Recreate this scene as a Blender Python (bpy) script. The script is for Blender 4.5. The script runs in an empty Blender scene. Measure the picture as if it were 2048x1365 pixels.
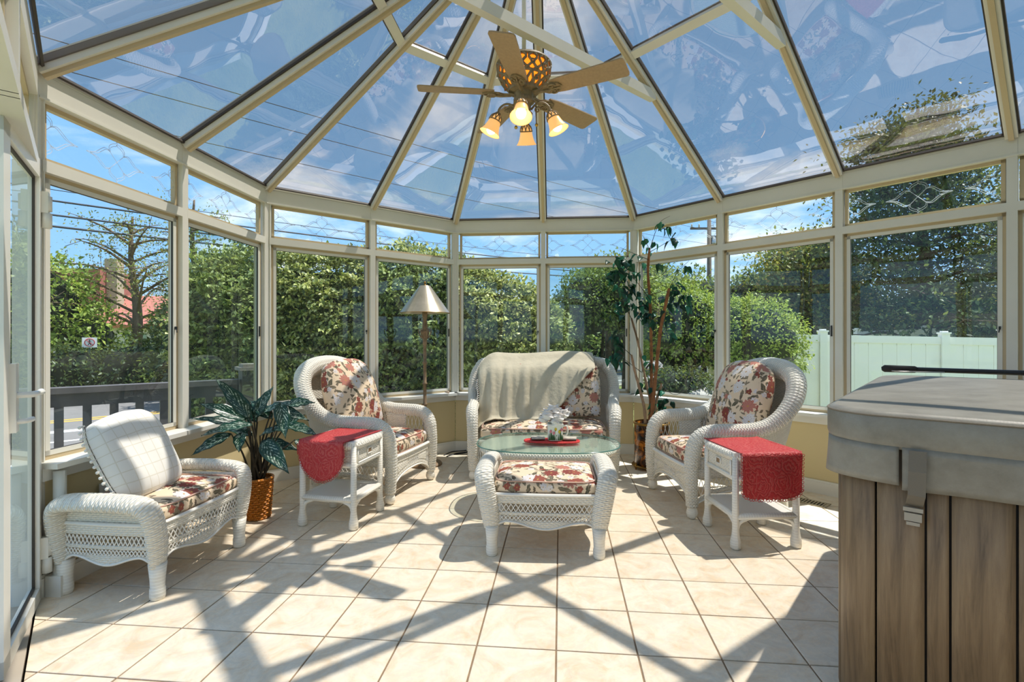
import bpy, math, random
import numpy as np
from mathutils import Vector, Matrix
random.seed(7); rng = np.random.default_rng(7)
PI = math.pi
SC = bpy.context.scene
COL = SC.collection

# ------------------------------------------------------------------ camera, sky, sun, exposure
EYE = 1.25
FPX, HORIZON = 1015.0, 674.9          # focal length and horizon row for a 2048 x 1365 frame
cam = bpy.data.objects.new('camera', bpy.data.cameras.new('camera')); COL.objects.link(cam)
cam.location = (0, 0, EYE); cam.rotation_euler = (PI/2, 0, 0)
cam.data.lens = FPX/2048*36; cam.data.sensor_width = 36
cam.data.shift_y = -(682.5-HORIZON)/2048
cam.data.clip_start = .03; cam.data.clip_end = 400
SC.camera = cam
SC.view_settings.view_transform = 'Standard'; SC.view_settings.look = 'None'
SC.view_settings.gamma = 1; SC.view_settings.use_curve_mapping = False
SC.view_settings.exposure = 0.2

SUN_TRAVEL = Vector((-1.20, -.42, -2.78)).normalized()
sd = bpy.data.lights.new('sun', 'SUN'); sd.energy = 7.1; sd.angle = math.radians(.6); sd.color = (.92, .96, 1.0)
sun = bpy.data.objects.new('sun', sd); COL.objects.link(sun)
sun.rotation_euler = SUN_TRAVEL.to_track_quat('-Z', 'Y').to_euler(); sun.location = (6, 3, 12)

def lin(c):
    r = []
    for v in c[:3]:
        v = v/255.0
        r.append(v/12.92 if v <= .04045 else ((v+.055)/1.055)**2.4)
    return (r[0], r[1], r[2], 1)

class NT:
    def __init__(s, nt): s.nt = nt; s.n = nt.nodes; s.l = nt.links
    def new(s, t, **k):
        o = s.n.new(t)
        for a, b in k.items(): setattr(o, a, b)
        return o
    def set(s, node, idx, v):
        if hasattr(v, 'is_linked') or hasattr(v, 'links'): s.l.new(v, node.inputs[idx])
        elif v is not None: node.inputs[idx].default_value = v
    def math(s, op, a, b=None, c=None, clamp=False):
        o = s.new('ShaderNodeMath', operation=op, use_clamp=clamp)
        s.set(o, 0, a)
        if b is not None: s.set(o, 1, b)
        if c is not None: s.set(o, 2, c)
        return o.outputs[0]
    def vmath(s, op, a, b=None, sc=None):
        o = s.new('ShaderNodeVectorMath', operation=op)
        s.set(o, 0, a)
        if b is not None: s.set(o, 1, b)
        if sc is not None: s.set(o, 3, sc)
        return o.outputs[0]
    def mix(s, f, a, b, blend='MIX'):
        o = s.new('ShaderNodeMix', data_type='RGBA', blend_type=blend)
        s.set(o, 0, f); s.set(o, 6, a); s.set(o, 7, b)
        return o.outputs[2]
    def noise(s, vec, scale, detail=3, rough=.5, dist=0, out=0):
        o = s.new('ShaderNodeTexNoise')
        if vec is not None: s.set(o, 'Vector', vec)
        s.set(o, 'Scale', scale); s.set(o, 'Detail', detail); s.set(o, 'Roughness', rough); s.set(o, 'Distortion', dist)
        return o.outputs[out]
    def ramp(s, f, stops, interp='LINEAR'):
        o = s.new('ShaderNodeValToRGB'); cr = o.color_ramp; cr.interpolation = interp
        while len(cr.elements) < len(stops): cr.elements.new(.5)
        for e, (p, c) in zip(cr.elements, stops): e.position = p; e.color = c
        s.l.new(f, o.inputs[0]); return o.outputs[0]
    def bump(s, h, strength=.3, dist=.01):
        o = s.new('ShaderNodeBump'); s.set(o, 'Strength', strength); s.set(o, 'Distance', dist); s.l.new(h, o.inputs['Height'])
        return o.outputs[0]
    def coord(s, which='Object'): return s.new('ShaderNodeTexCoord').outputs[which]
    def maprange(s, v, a, b, c=0, d=1):
        o = s.new('ShaderNodeMapRange'); s.set(o, 0, v)
        for i, q in zip((1, 2, 3, 4), (a, b, c, d)): o.inputs[i].default_value = q
        return o.outputs[0]

# sky: clear blue paling towards the horizon, with fair-weather clouds everywhere
W = bpy.data.worlds.new('sky'); SC.world = W; W.use_nodes = True
w = NT(W.node_tree); w.n.clear()
out = w.new('ShaderNodeOutputWorld'); bg = w.new('ShaderNodeBackground'); w.l.new(bg.outputs[0], out.inputs[0])
gen = w.coord('Generated')
sx = w.new('ShaderNodeSeparateXYZ'); w.l.new(gen, sx.inputs[0])
up = w.math('MAXIMUM', sx.outputs[2], 0.0)
blue = w.ramp(up, [(0, lin((180, 212, 240))), (.12, lin((136, 186, 238))), (.3, lin((122, 174, 232))), (.7, lin((114, 158, 210))), (1, lin((110, 152, 204)))])
den = w.math('ADD', up, .16)
cu = w.new('ShaderNodeCombineXYZ')
w.l.new(w.math('DIVIDE', sx.outputs[0], den), cu.inputs[0]); w.l.new(w.math('DIVIDE', sx.outputs[1], den), cu.inputs[1])
n1 = w.noise(cu.outputs[0], 1.15, 7, .56, .25)
cm = w.ramp(n1, [(.50, (0, 0, 0, 1)), (.70, (1, 1, 1, 1))])
skyc = w.mix(w.math('MULTIPLY', cm, .85), blue, (1.05, 1.07, 1.12, 1))
grd = w.ramp(w.math('ADD', w.math('MULTIPLY', sx.outputs[2], 8), .5), [(.40, (0, 0, 0, 1)), (.5, (1, 1, 1, 1))])
w.l.new(w.mix(grd, lin((120, 125, 105)), skyc), bg.inputs[0]); bg.inputs[1].default_value = 1.35

# ------------------------------------------------------------------ materials
MATS = {}
def newmat(name):
    m = bpy.data.materials.new(name); m.use_nodes = True; MATS[name] = m
    n = NT(m.node_tree); b = m.node_tree.nodes['Principled BSDF']
    return m, n, b
def plain(name, col, rough=.5, var=.0, vs=8, bump=0, bs=60, metal=0, col2=None, spec=None, coord='Object', bd=.004):
    m, n, b = newmat(name)
    c = lin(col); co = n.coord(coord)
    if var or col2:
        c2 = lin(col2) if col2 else tuple(v*(1-var) for v in c[:3])+(1,)
        f = n.ramp(n.noise(co, vs, 4, .6), [(.38, (0, 0, 0, 1)), (.64, (1, 1, 1, 1))])
        n.l.new(n.mix(f, c, c2), b.inputs['Base Color'])
    else: b.inputs['Base Color'].default_value = c
    b.inputs['Roughness'].default_value = rough; b.inputs['Metallic'].default_value = metal
    if spec is not None: b.inputs['Specular IOR Level'].default_value = spec
    if bump: n.l.new(n.bump(n.noise(co, bs, 3), bump, bd), b.inputs['Normal'])
    return m
def emit(name, col, strength):
    m, n, b = newmat(name)
    b.inputs['Base Color'].default_value = lin(col); b.inputs['Emission Color'].default_value = lin(col); b.inputs['Emission Strength'].default_value = strength
    return m
def glass(name, tint, refl, refltint=(1, 1, 1, 1), wob=.0, f0=.06, fmul=1.0, dirt=0.0, dirtcol=(200, 205, 200)):
    m, n, b = newmat(name); n.n.remove(b); o = n.n['Material Output']
    tr = n.new('ShaderNodeBsdfTransparent'); tr.inputs[0].default_value = tint
    gl = n.new('ShaderNodeBsdfGlossy'); gl.inputs['Color'].default_value = refltint; gl.inputs['Roughness'].default_value = 0.0
    lw = n.new('ShaderNodeLayerWeight'); lw.inputs[0].default_value = .5
    geo = n.coord('Object')
    if wob:
        bn = n.bump(n.noise(geo, 2.2, 2, .5), wob, .02); n.l.new(bn, gl.inputs['Normal'])
    p = n.math('POWER', lw.outputs['Facing'], 4.0)
    f = n.math('ADD', n.math('MULTIPLY', p, refl), f0, clamp=True)
    mx = n.new('ShaderNodeMixShader'); n.l.new(f, mx.inputs[0]); n.l.new(tr.outputs[0], mx.inputs[1]); n.l.new(gl.outputs[0], mx.inputs[2])
    last = mx.outputs[0]
    if dirt:
        df = n.new('ShaderNodeBsdfDiffuse'); df.inputs[0].default_value = lin(dirtcol)
        m2 = n.new('ShaderNodeMixShader')
        fr = n.math('MULTIPLY', n.ramp(n.noise(geo, 3, 5, .7), [(.35, (.2, .2, .2, 1)), (.75, (1, 1, 1, 1))]), dirt)
        n.l.new(fr, m2.inputs[0]); n.l.new(last, m2.inputs[1]); n.l.new(df.outputs[0], m2.inputs[2]); last = m2.outputs[0]
    n.l.new(last, o.inputs[0])
    return m
def leafmat(name, stops, transl=.35, rough=.45):
    m, n, b = newmat(name); o = n.n['Material Output']
    uv = n.new('ShaderNodeSeparateXYZ'); n.l.new(n.coord('UV'), uv.inputs[0])
    c = n.ramp(uv.outputs[0], [(p, lin(q)) for p, q in stops])
    n.l.new(c, b.inputs['Base Color']); b.inputs['Roughness'].default_value = rough; b.inputs['Specular IOR Level'].default_value = .3
    t = n.new('ShaderNodeBsdfTranslucent'); n.l.new(n.mix(.35, c, lin((172, 178, 66)), 'MIX'), t.inputs[0])
    mx = n.new('ShaderNodeMixShader'); mx.inputs[0].default_value = transl
    n.l.new(b.outputs[0], mx.inputs[1]); n.l.new(t.outputs[0], mx.inputs[2]); n.l.new(mx.outputs[0], o.inputs[0])
    return m

plain('aluminium', (226, 222, 209), .38, var=.05, vs=2)
plain('aluminium_tan', (196, 176, 140), .5)
plain('gasket', (62, 54, 46), .6)
plain('white_trim', (238, 235, 224), .4, var=.04, vs=3)
plain('wall_paint', (226, 207, 158), .8, bump=.12, bs=240, bd=.002)
plain('house_siding', (200, 198, 190), .7, var=.08)
plain('black_plastic', (28, 28, 28), .4)
plain('steel', (190, 188, 180), .3, metal=.8)
plain('grout', (150, 126, 100), .9, var=.2, vs=30)
plain('deck_paint', (96, 88, 84), .6, var=.25, vs=6, bump=.2, bs=30)
plain('deck_cap', (150, 136, 126), .6, var=.25, vs=6)
plain('white_lacquer', (236, 234, 226), .32, bump=.10, bs=160, bd=.002)
plain('twine_black', (20, 20, 20), .5)
glass('window_glass', (.97, .97, .93, 1), .55, (.92, 1, .98, 1), wob=.05, f0=.045, dirt=.035)
glass('tinted_glass', (.66, .76, .68, 1), .6, (.85, 1, .97, 1), wob=.08, f0=.07, dirt=.05)
glass('roof_glass', (.62, .56, .49, 1), .55, (1, .90, .90, 1), wob=.13, f0=.13, dirt=.04, dirtcol=(215, 205, 215))
glass('table_glass', (.92, .97, .95, 1), .7, (.9, 1, .97, 1), f0=.07)
plain('glass_edge', (70, 120, 108), .15)

# etched flower lines on the transoms
m, n, b = newmat('etched'); o = n.n['Material Output']
tr = n.new('ShaderNodeBsdfTransparent'); mx = n.new('ShaderNodeMixShader'); mx.inputs[0].default_value = .42
b.inputs['Base Color'].default_value = lin((225, 232, 235)); b.inputs['Roughness'].default_value = .4
n.l.new(tr.outputs[0], mx.inputs[1]); n.l.new(b.outputs[0], mx.inputs[2]); n.l.new(mx.outputs[0], o.inputs[0])

# ceramic floor tile: cream with faint marbling
m, n, b = newmat('tile')
co = n.coord('Object'); oi = n.new('ShaderNodeObjectInfo')
off = n.vmath('SCALE', oi.outputs['Location'], sc=3.7)
rnd = n.new('ShaderNodeCombineXYZ'); n.l.new(n.math('MULTIPLY', oi.outputs['Random'], 40.0), rnd.inputs[0])
cc = n.vmath('ADD', co, rnd.outputs[0])
a = n.ramp(n.noise(cc, 7, 6, .65, 1.2), [(.35, lin((240, 229, 208))), (.52, lin((234, 218, 192))), (.68, lin((222, 198, 164)))])
g = n.ramp(n.noise(cc, 16, 6, .7, 2.2), [(.44, (0, 0, 0, 1)), (.6, (1, 1, 1, 1))])
a2 = n.mix(n.math('MULTIPLY', g, .35), a, lin((206, 200, 186)))
n.l.new(a2, b.inputs['Base Color']); b.inputs['Roughness'].default_value = .42; b.inputs['Specular IOR Level'].default_value = .35
n.l.new(n.bump(n.noise(cc, 14, 5, .6), .12, .004), b.inputs['Normal'])

# woven wicker, UV in metres
def wicker(name, pu, pv, col=(248, 243, 228), gap_shade=(184, 172, 148), strength=.9, dist=.006):
    m, n, b = newmat(name)
    s = n.new('ShaderNodeSeparateXYZ'); n.l.new(n.coord('UV'), s.inputs[0])
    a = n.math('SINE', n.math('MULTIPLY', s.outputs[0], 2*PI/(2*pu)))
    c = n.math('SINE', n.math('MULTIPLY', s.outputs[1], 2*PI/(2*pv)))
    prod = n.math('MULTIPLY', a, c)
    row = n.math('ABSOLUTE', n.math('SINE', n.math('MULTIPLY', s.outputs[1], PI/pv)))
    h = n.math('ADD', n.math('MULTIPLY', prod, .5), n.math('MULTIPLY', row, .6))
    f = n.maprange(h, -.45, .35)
    n.l.new(n.mix(f, lin(gap_shade), lin(col)), b.inputs['Base Color'])  # shade in the gaps between strands is painted into the base colour
    n.l.new(n.bump(h, strength, dist), b.inputs['Normal']); b.inputs['Roughness'].default_value = .45
    return m
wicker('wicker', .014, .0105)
wicker('wicker_wrap', .30, .008, gap_shade=(214, 206, 190), strength=.4, dist=.002)
wicker('basket_orange', .020, .013, col=(206, 128, 40), gap_shade=(140, 78, 18), dist=.005)
plain('wicker_strand', (238, 235, 225), .45)

# flowered upholstery
def rgbsep(n, c):
    s = n.new('ShaderNodeSeparateColor'); n.l.new(c, s.inputs[0]); return s.outputs
m, n, b = newmat('floral')
uv = n.coord('UV')
wv = n.vmath('SCALE', n.vmath('SUBTRACT', n.noise(uv, 34, 4, .65, 0, 1), (.5, .5, .5)), sc=.028)
uvd = n.vmath('ADD', uv, wv)
def vor(scale, seed, rnd=.9):
    v = n.new('ShaderNodeTexVoronoi', voronoi_dimensions='2D'); v.inputs['Scale'].default_value = scale; v.inputs['Randomness'].default_value = rnd
    p = n.vmath('ADD', uvd, (seed, seed*1.7, 0)); n.l.new(p, v.inputs['Vector'])
    rel = n.vmath('SCALE', n.vmath('SUBTRACT', p, v.outputs['Position']), sc=scale)
    s = n.new('ShaderNodeSeparateXYZ'); n.l.new(rel, s.inputs[0])
    return v.outputs['Distance'], rgbsep(n, v.outputs['Color']), s.outputs[0], s.outputs[1]
base = n.mix(n.noise(uv, 6, 2), lin((238, 216, 186)), lin((228, 204, 172)))
def leaves(base, scale, seed, col, width, length, prob):
    d, rc, x, y = vor(scale, seed)
    an = n.math('MULTIPLY', rc[0], 6.28)
    ca, sa = n.math('COSINE', an), n.math('SINE', an)
    xx = n.math('ADD', n.math('MULTIPLY', x, ca), n.math('MULTIPLY', y, sa))
    yy = n.math('SUBTRACT', n.math('MULTIPLY', y, ca), n.math('MULTIPLY', x, sa))
    q = n.math('DIVIDE', xx, length)
    w_ = n.math('MULTIPLY', n.math('SUBTRACT', 1.0, n.math('MULTIPLY', q, q)), width)
    msk = n.math('MULTIPLY', n.math('GREATER_THAN', w_, n.math('ABSOLUTE', yy)), n.math('LESS_THAN', rc[1], prob))
    vein = n.math('MULTIPLY', n.math('LESS_THAN', n.math('ABSOLUTE', yy), .03), .5)
    c = n.mix(rc[2], lin(col), lin((140, 126, 104)))
    c = n.mix(vein, c, lin((150, 140, 112)))
    return n.mix(msk, base, c)
base = leaves(base, 16, 3.3, (84, 82, 66), .20, .60, .50)
base = leaves(base, 24, 9.1, (122, 112, 96), .17, .6, .38)
def flowers(base, scale, seed, prob, npet, r0):
    d, rc, x, y = vor(scale, seed, .8)
    an = n.math('ARCTAN2', y, x)
    pet = n.math('SINE', n.math('ADD', n.math('MULTIPLY', an, float(npet)), n.math('MULTIPLY', rc[0], 6)))
    thr = n.math('ADD', n.math('MULTIPLY', pet, r0*.16), r0)
    on = n.math('LESS_THAN', rc[1], prob)
    msk = n.math('MULTIPLY', n.math('LESS_THAN', d, thr), on)
    hue = n.ramp(rc[0], [(0, lin((160, 88, 72))), (.22, lin((240, 234, 228))), (.5, lin((200, 134, 116))), (.62, lin((236, 230, 226))), (.86, lin((142, 70, 60)))], 'CONSTANT')
    ring = n.math('SINE', n.math('ADD', n.math('MULTIPLY', d, 40.0), n.math('MULTIPLY', pet, 2.4)))
    shade = n.maprange(ring, -1, 1, .0, .55)
    dark = n.mix(.6, hue, lin((120, 84, 76)))
    c = n.mix(shade, hue, dark)
    c = n.mix(n.math('LESS_THAN', d, .05), c, lin((190, 150, 80)))
    return n.mix(msk, base, c)
base = leaves(base, 30, 4.4, (100, 84, 70), .22, .55, .34)
base = flowers(base, 17, 5.5, .40, 6, .33)
base = flowers(base, 9, 1.2, .52, 11, .40)
n.l.new(base, b.inputs['Base Color']); b.inputs['Roughness'].default_value = .75; b.inputs['Specular IOR Level'].default_value = .2
n.l.new(n.bump(n.noise(uv, 9, 3), .25, .02), b.inputs['Normal'])
plain('piping', (206, 170, 150), .7)

# red lace runner
m, n, b = newmat('red_lace'); o = n.n['Material Output']
uv = n.coord('UV')
v = n.new('ShaderNodeTexVoronoi', voronoi_dimensions='2D'); v.inputs['Scale'].default_value = 9
n.l.new(n.vmath('ADD', uv, n.vmath('SCALE', n.noise(uv, 12, 3, .6, 0, 1), sc=.12)), v.inputs['Vector'])
rose = n.math('SINE', n.math('ADD', n.math('MULTIPLY', v.outputs[0], 34.0), n.math('MULTIPLY', n.noise(uv, 30, 3), 7.0)))
f = n.ramp(rose, [(.1, (0, 0, 0, 1)), (.6, (1, 1, 1, 1))])
c = n.mix(f, lin((216, 68, 70)), lin((226, 104, 98)))
n.l.new(c, b.inputs['Base Color']); b.inputs['Roughness'].default_value = .55
n.l.new(n.bump(rose, .35, .004), b.inputs['Normal'])
t = n.new('ShaderNodeBsdfTranslucent'); n.l.new(c, t.inputs[0]); mx = n.new('ShaderNodeMixShader'); mx.inputs[0].default_value = .3
n.l.new(b.outputs[0], mx.inputs[1]); n.l.new(t.outputs[0], mx.inputs[2]); n.l.new(mx.outputs[0], o.inputs[0])

# white waffle-checked pillow, fleece throw
m, n, b = newmat('pillow_cotton')
s = n.new('ShaderNodeSeparateXYZ'); n.l.new(n.coord('UV'), s.inputs[0])
def ln(x, p): return n.math('LESS_THAN', n.math('ABSOLUTE', n.math('SINE', n.math('MULTIPLY', x, PI/p))), .13)
g = n.math('MAXIMUM', ln(s.outputs[0], .062), ln(s.outputs[1], .062))
n.l.new(n.mix(g, lin((236, 233, 224)), lin((222, 216, 200))), b.inputs['Base Color']); b.inputs['Roughness'].default_value = .85
n.l.new(n.bump(n.math('ADD', g, n.math('MULTIPLY', n.noise(n.coord('UV'), 6, 3), 2.0)), .4, .008), b.inputs['Normal'])
plain('throw_fleece', (208, 199, 174), .95, var=.12, vs=6, bump=.3, bs=26, bd=.02)
plain('cotton_fringe', (234, 230, 220), .9)

# ceiling fan, lamp, pots
plain('fan_metal', (150, 132, 100), .5, var=.35, vs=40, bump=.5, bs=90)
plain('fan_blade', (172, 146, 112), .5, var=.12, vs=60)
emit('fan_glow', (255, 140, 30), 1.3)
m, n, b = newmat('shade_glass')
b.inputs['Base Color'].default_value = lin((255, 206, 140)); b.inputs['Roughness'].default_value = .35
b.inputs['Emission Color'].default_value = lin((255, 186, 108)); b.inputs['Emission Strength'].default_value = .55
b.inputs['Transmission Weight'].default_value = .0
emit('bulb', (255, 246, 222), 2.4)
plain('brass', (190, 160, 80), .25, metal=1)
m, n, b = newmat('lamp_shade')
n.l.new(n.mix(n.noise(n.coord('Object'), 9, 5, .7), lin((150, 140, 118)), lin((205, 196, 176))), b.inputs['Base Color'])
b.inputs['Roughness'].default_value = .32; b.inputs['Metallic'].default_value = .45
plain('lamp_pole', (150, 124, 92), .55, var=.4, vs=26, bump=.4, bs=60)
m, n, b = newmat('tortoise')
f = n.ramp(n.noise(n.coord('Object'), 11, 5, .6, 1.4), [(.40, lin((26, 20, 16))), (.52, lin((80, 44, 18))), (.66, lin((196, 118, 34)))])
n.l.new(f, b.inputs['Base Color']); b.inputs['Roughness'].default_value = .2
plain('gold_rim', (168, 126, 58), .35, metal=.7, var=.3, vs=20)
plain('trunk_brown', (160, 104, 60), .8, var=.45, vs=26, bump=.6, bs=50)
plain('trunk_pale', (176, 142, 110), .8, var=.35, vs=22, bump=.5, bs=50)
plain('twig', (62, 54, 38), .8)
plain('soil', (70, 48, 30), .95, bump=.8, bs=60)
leafmat('ficus_leaf', [(0, (14, 52, 40)), (.5, (24, 82, 58)), (1, (52, 124, 92))], .12, .35)
# variegated leaf: UV.x along, UV.y -.5 .. .5 across
m, n, b = newmat('variegated_leaf')
uvn = n.coord('UV'); s = n.new('ShaderNodeSeparateXYZ'); n.l.new(uvn, s.inputs[0])
ax = n.math('ABSOLUTE', n.math('SUBTRACT', s.outputs[1], .5))
stripe = n.math('SINE', n.math('MULTIPLY', n.math('SUBTRACT', n.math('MULTIPLY', s.outputs[0], 1.0), n.math('MULTIPLY', ax, .9)), 46.0))
nz = n.noise(n.coord('Object'), 60, 4, .7)
cr = n.math('ADD', n.math('MULTIPLY', stripe, .10), n.math('MULTIPLY', nz, 1.0))
msk = n.math('MULTIPLY', n.maprange(cr, .54, .64), n.maprange(ax, .40, .30))
msk = n.math('MULTIPLY', msk, n.maprange(ax, .015, .03))
n.l.new(n.mix(msk, lin((20, 62, 46)), lin((176, 196, 176))), b.inputs['Base Color']); b.inputs['Roughness'].default_value = .3

# hot tub
m, n, b = newmat('cover_vinyl')
n.l.new(n.mix(n.ramp(n.noise(n.coord('Object'), 6, 6, .7), [(.35, (0, 0, 0, 1)), (.65, (1, 1, 1, 1))]), lin((150, 146, 134)), lin((126, 121, 109))), b.inputs['Base Color'])
b.inputs['Roughness'].default_value = .42; n.l.new(n.bump(n.noise(n.coord('Object'), 220, 2), .15, .002), b.inputs['Normal'])
m, n, b = newmat('tub_board')
mp = n.new('ShaderNodeMapping'); mp.inputs['Scale'].default_value = (9, 9, .7); n.l.new(n.coord('Object'), mp.inputs[0])
n.l.new(n.ramp(n.noise(mp.outputs[0], 3, 8, .7, .6), [(.32, lin((104, 84, 60))), (.5, lin((138, 113, 83))), (.68, lin((158, 133, 99)))]), b.inputs['Base Color'])
b.inputs['Roughness'].default_value = .5
n.l.new(n.bump(n.noise(mp.outputs[0], 14, 4), .2, .003), b.inputs['Normal'])
plain('tub_dark', (40, 34, 28), .6)
plain('strap_web', (118, 110, 96), .7, bump=.3, bs=300)
plain('buckle', (168, 160, 144), .4)
plain('foam_grip', (38, 34, 32), .7, bump=.3, bs=200)
plain('bar_black', (30, 30, 31), .35)
# small things
plain('red_crochet', (218, 66, 64), .85, bump=.8, bs=150)
plain('coaster', (214, 204, 186), .6, var=.3, vs=40)
plain('coaster_edge', (96, 70, 48), .6)
plain('silk_petal', (246, 240, 232), .6, var=.03)
plain('porcelain', (240, 238, 226), .2)
plain('tulip_green', (46, 82, 34), .4); plain('tulip_yellow', (236, 196, 50), .4); plain('tulip_pink', (222, 130, 140), .4)
plain('vent_metal', (186, 172, 142), .5)
plain('shell', (214, 186, 160), .5, var=.3, vs=30)
# outside
plain('asphalt', (126, 120, 114), .9, var=.12, vs=2, bump=.2, bs=40)
plain('road_yellow', (232, 172, 60), .8); plain('road_white', (226, 224, 216), .8)
plain('concrete', (188, 176, 158), .9, var=.12, vs=2)
plain('brick_red', (156, 96, 82), .9, var=.12, vs=3)
plain('roof_red', (182, 112, 96), .85, var=.08, vs=2)
plain('chimney_tan', (170, 156, 130), .9)
plain('stucco', (206, 198, 180), .9)
plain('vinyl_fence', (250, 246, 238), .45)
plain('rock', (176, 170, 158), .9, var=.3, vs=4, bump=.6, bs=9)
plain('bark', (84, 66, 50), .95, var=.4, vs=12, bump=.6, bs=30)
plain('bark_pale', (120, 100, 78), .95, var=.3, vs=12)
plain('pole_wood', (112, 96, 80), .9); plain('wire', (50, 52, 58), .6)
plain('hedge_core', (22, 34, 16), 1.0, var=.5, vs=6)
plain('sign_green', (70, 96, 78), .6); plain('sign_white', (236, 236, 232), .5); plain('sign_red', (190, 40, 44), .5)
m, n, b = newmat('grass')
n.l.new(n.ramp(n.noise(n.coord('Object'), 1.5, 8, .7), [(.3, lin((106, 118, 58))), (.5, lin((142, 150, 78))), (.7, lin((168, 170, 100)))]), b.inputs['Base Color']); b.inputs['Roughness'].default_value = .95
n.l.new(n.bump(n.noise(n.coord('Object'), 30, 3), .8, .05), b.inputs['Normal'])
leafmat('leaf_hedge', [(0, (54, 72, 40)), (.35, (118, 132, 70)), (.6, (190, 192, 112)), (1, (232, 228, 164))], .36)
leafmat('leaf_lime', [(0, (98, 124, 48)), (.5, (150, 172, 72)), (1, (196, 206, 108))], .40)
leafmat('leaf_dark', [(0, (38, 56, 38)), (.5, (66, 86, 52)), (1, (112, 126, 76))], .3)
leafmat('leaf_mid', [(0, (70, 92, 42)), (.5, (116, 134, 66)), (1, (164, 172, 96))], .36)
leafmat('needle', [(0, (76, 94, 42)), (.5, (128, 142, 68)), (.85, (170, 164, 88)), (1, (196, 156, 84))], .4)

# ------------------------------------------------------------------ helpers
def V3(*a): return np.array(a, dtype=float)
def unit(v): v = np.asarray(v, float); return v/(np.linalg.norm(v)+1e-12)
def fl(x, y, z=0.0):
    "ground point seen at photograph pixel x, y, at height z"
    d = (EYE-z)*FPX/(y-HORIZON)
    return V3((x-1024)/FPX*d, d, z)

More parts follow.
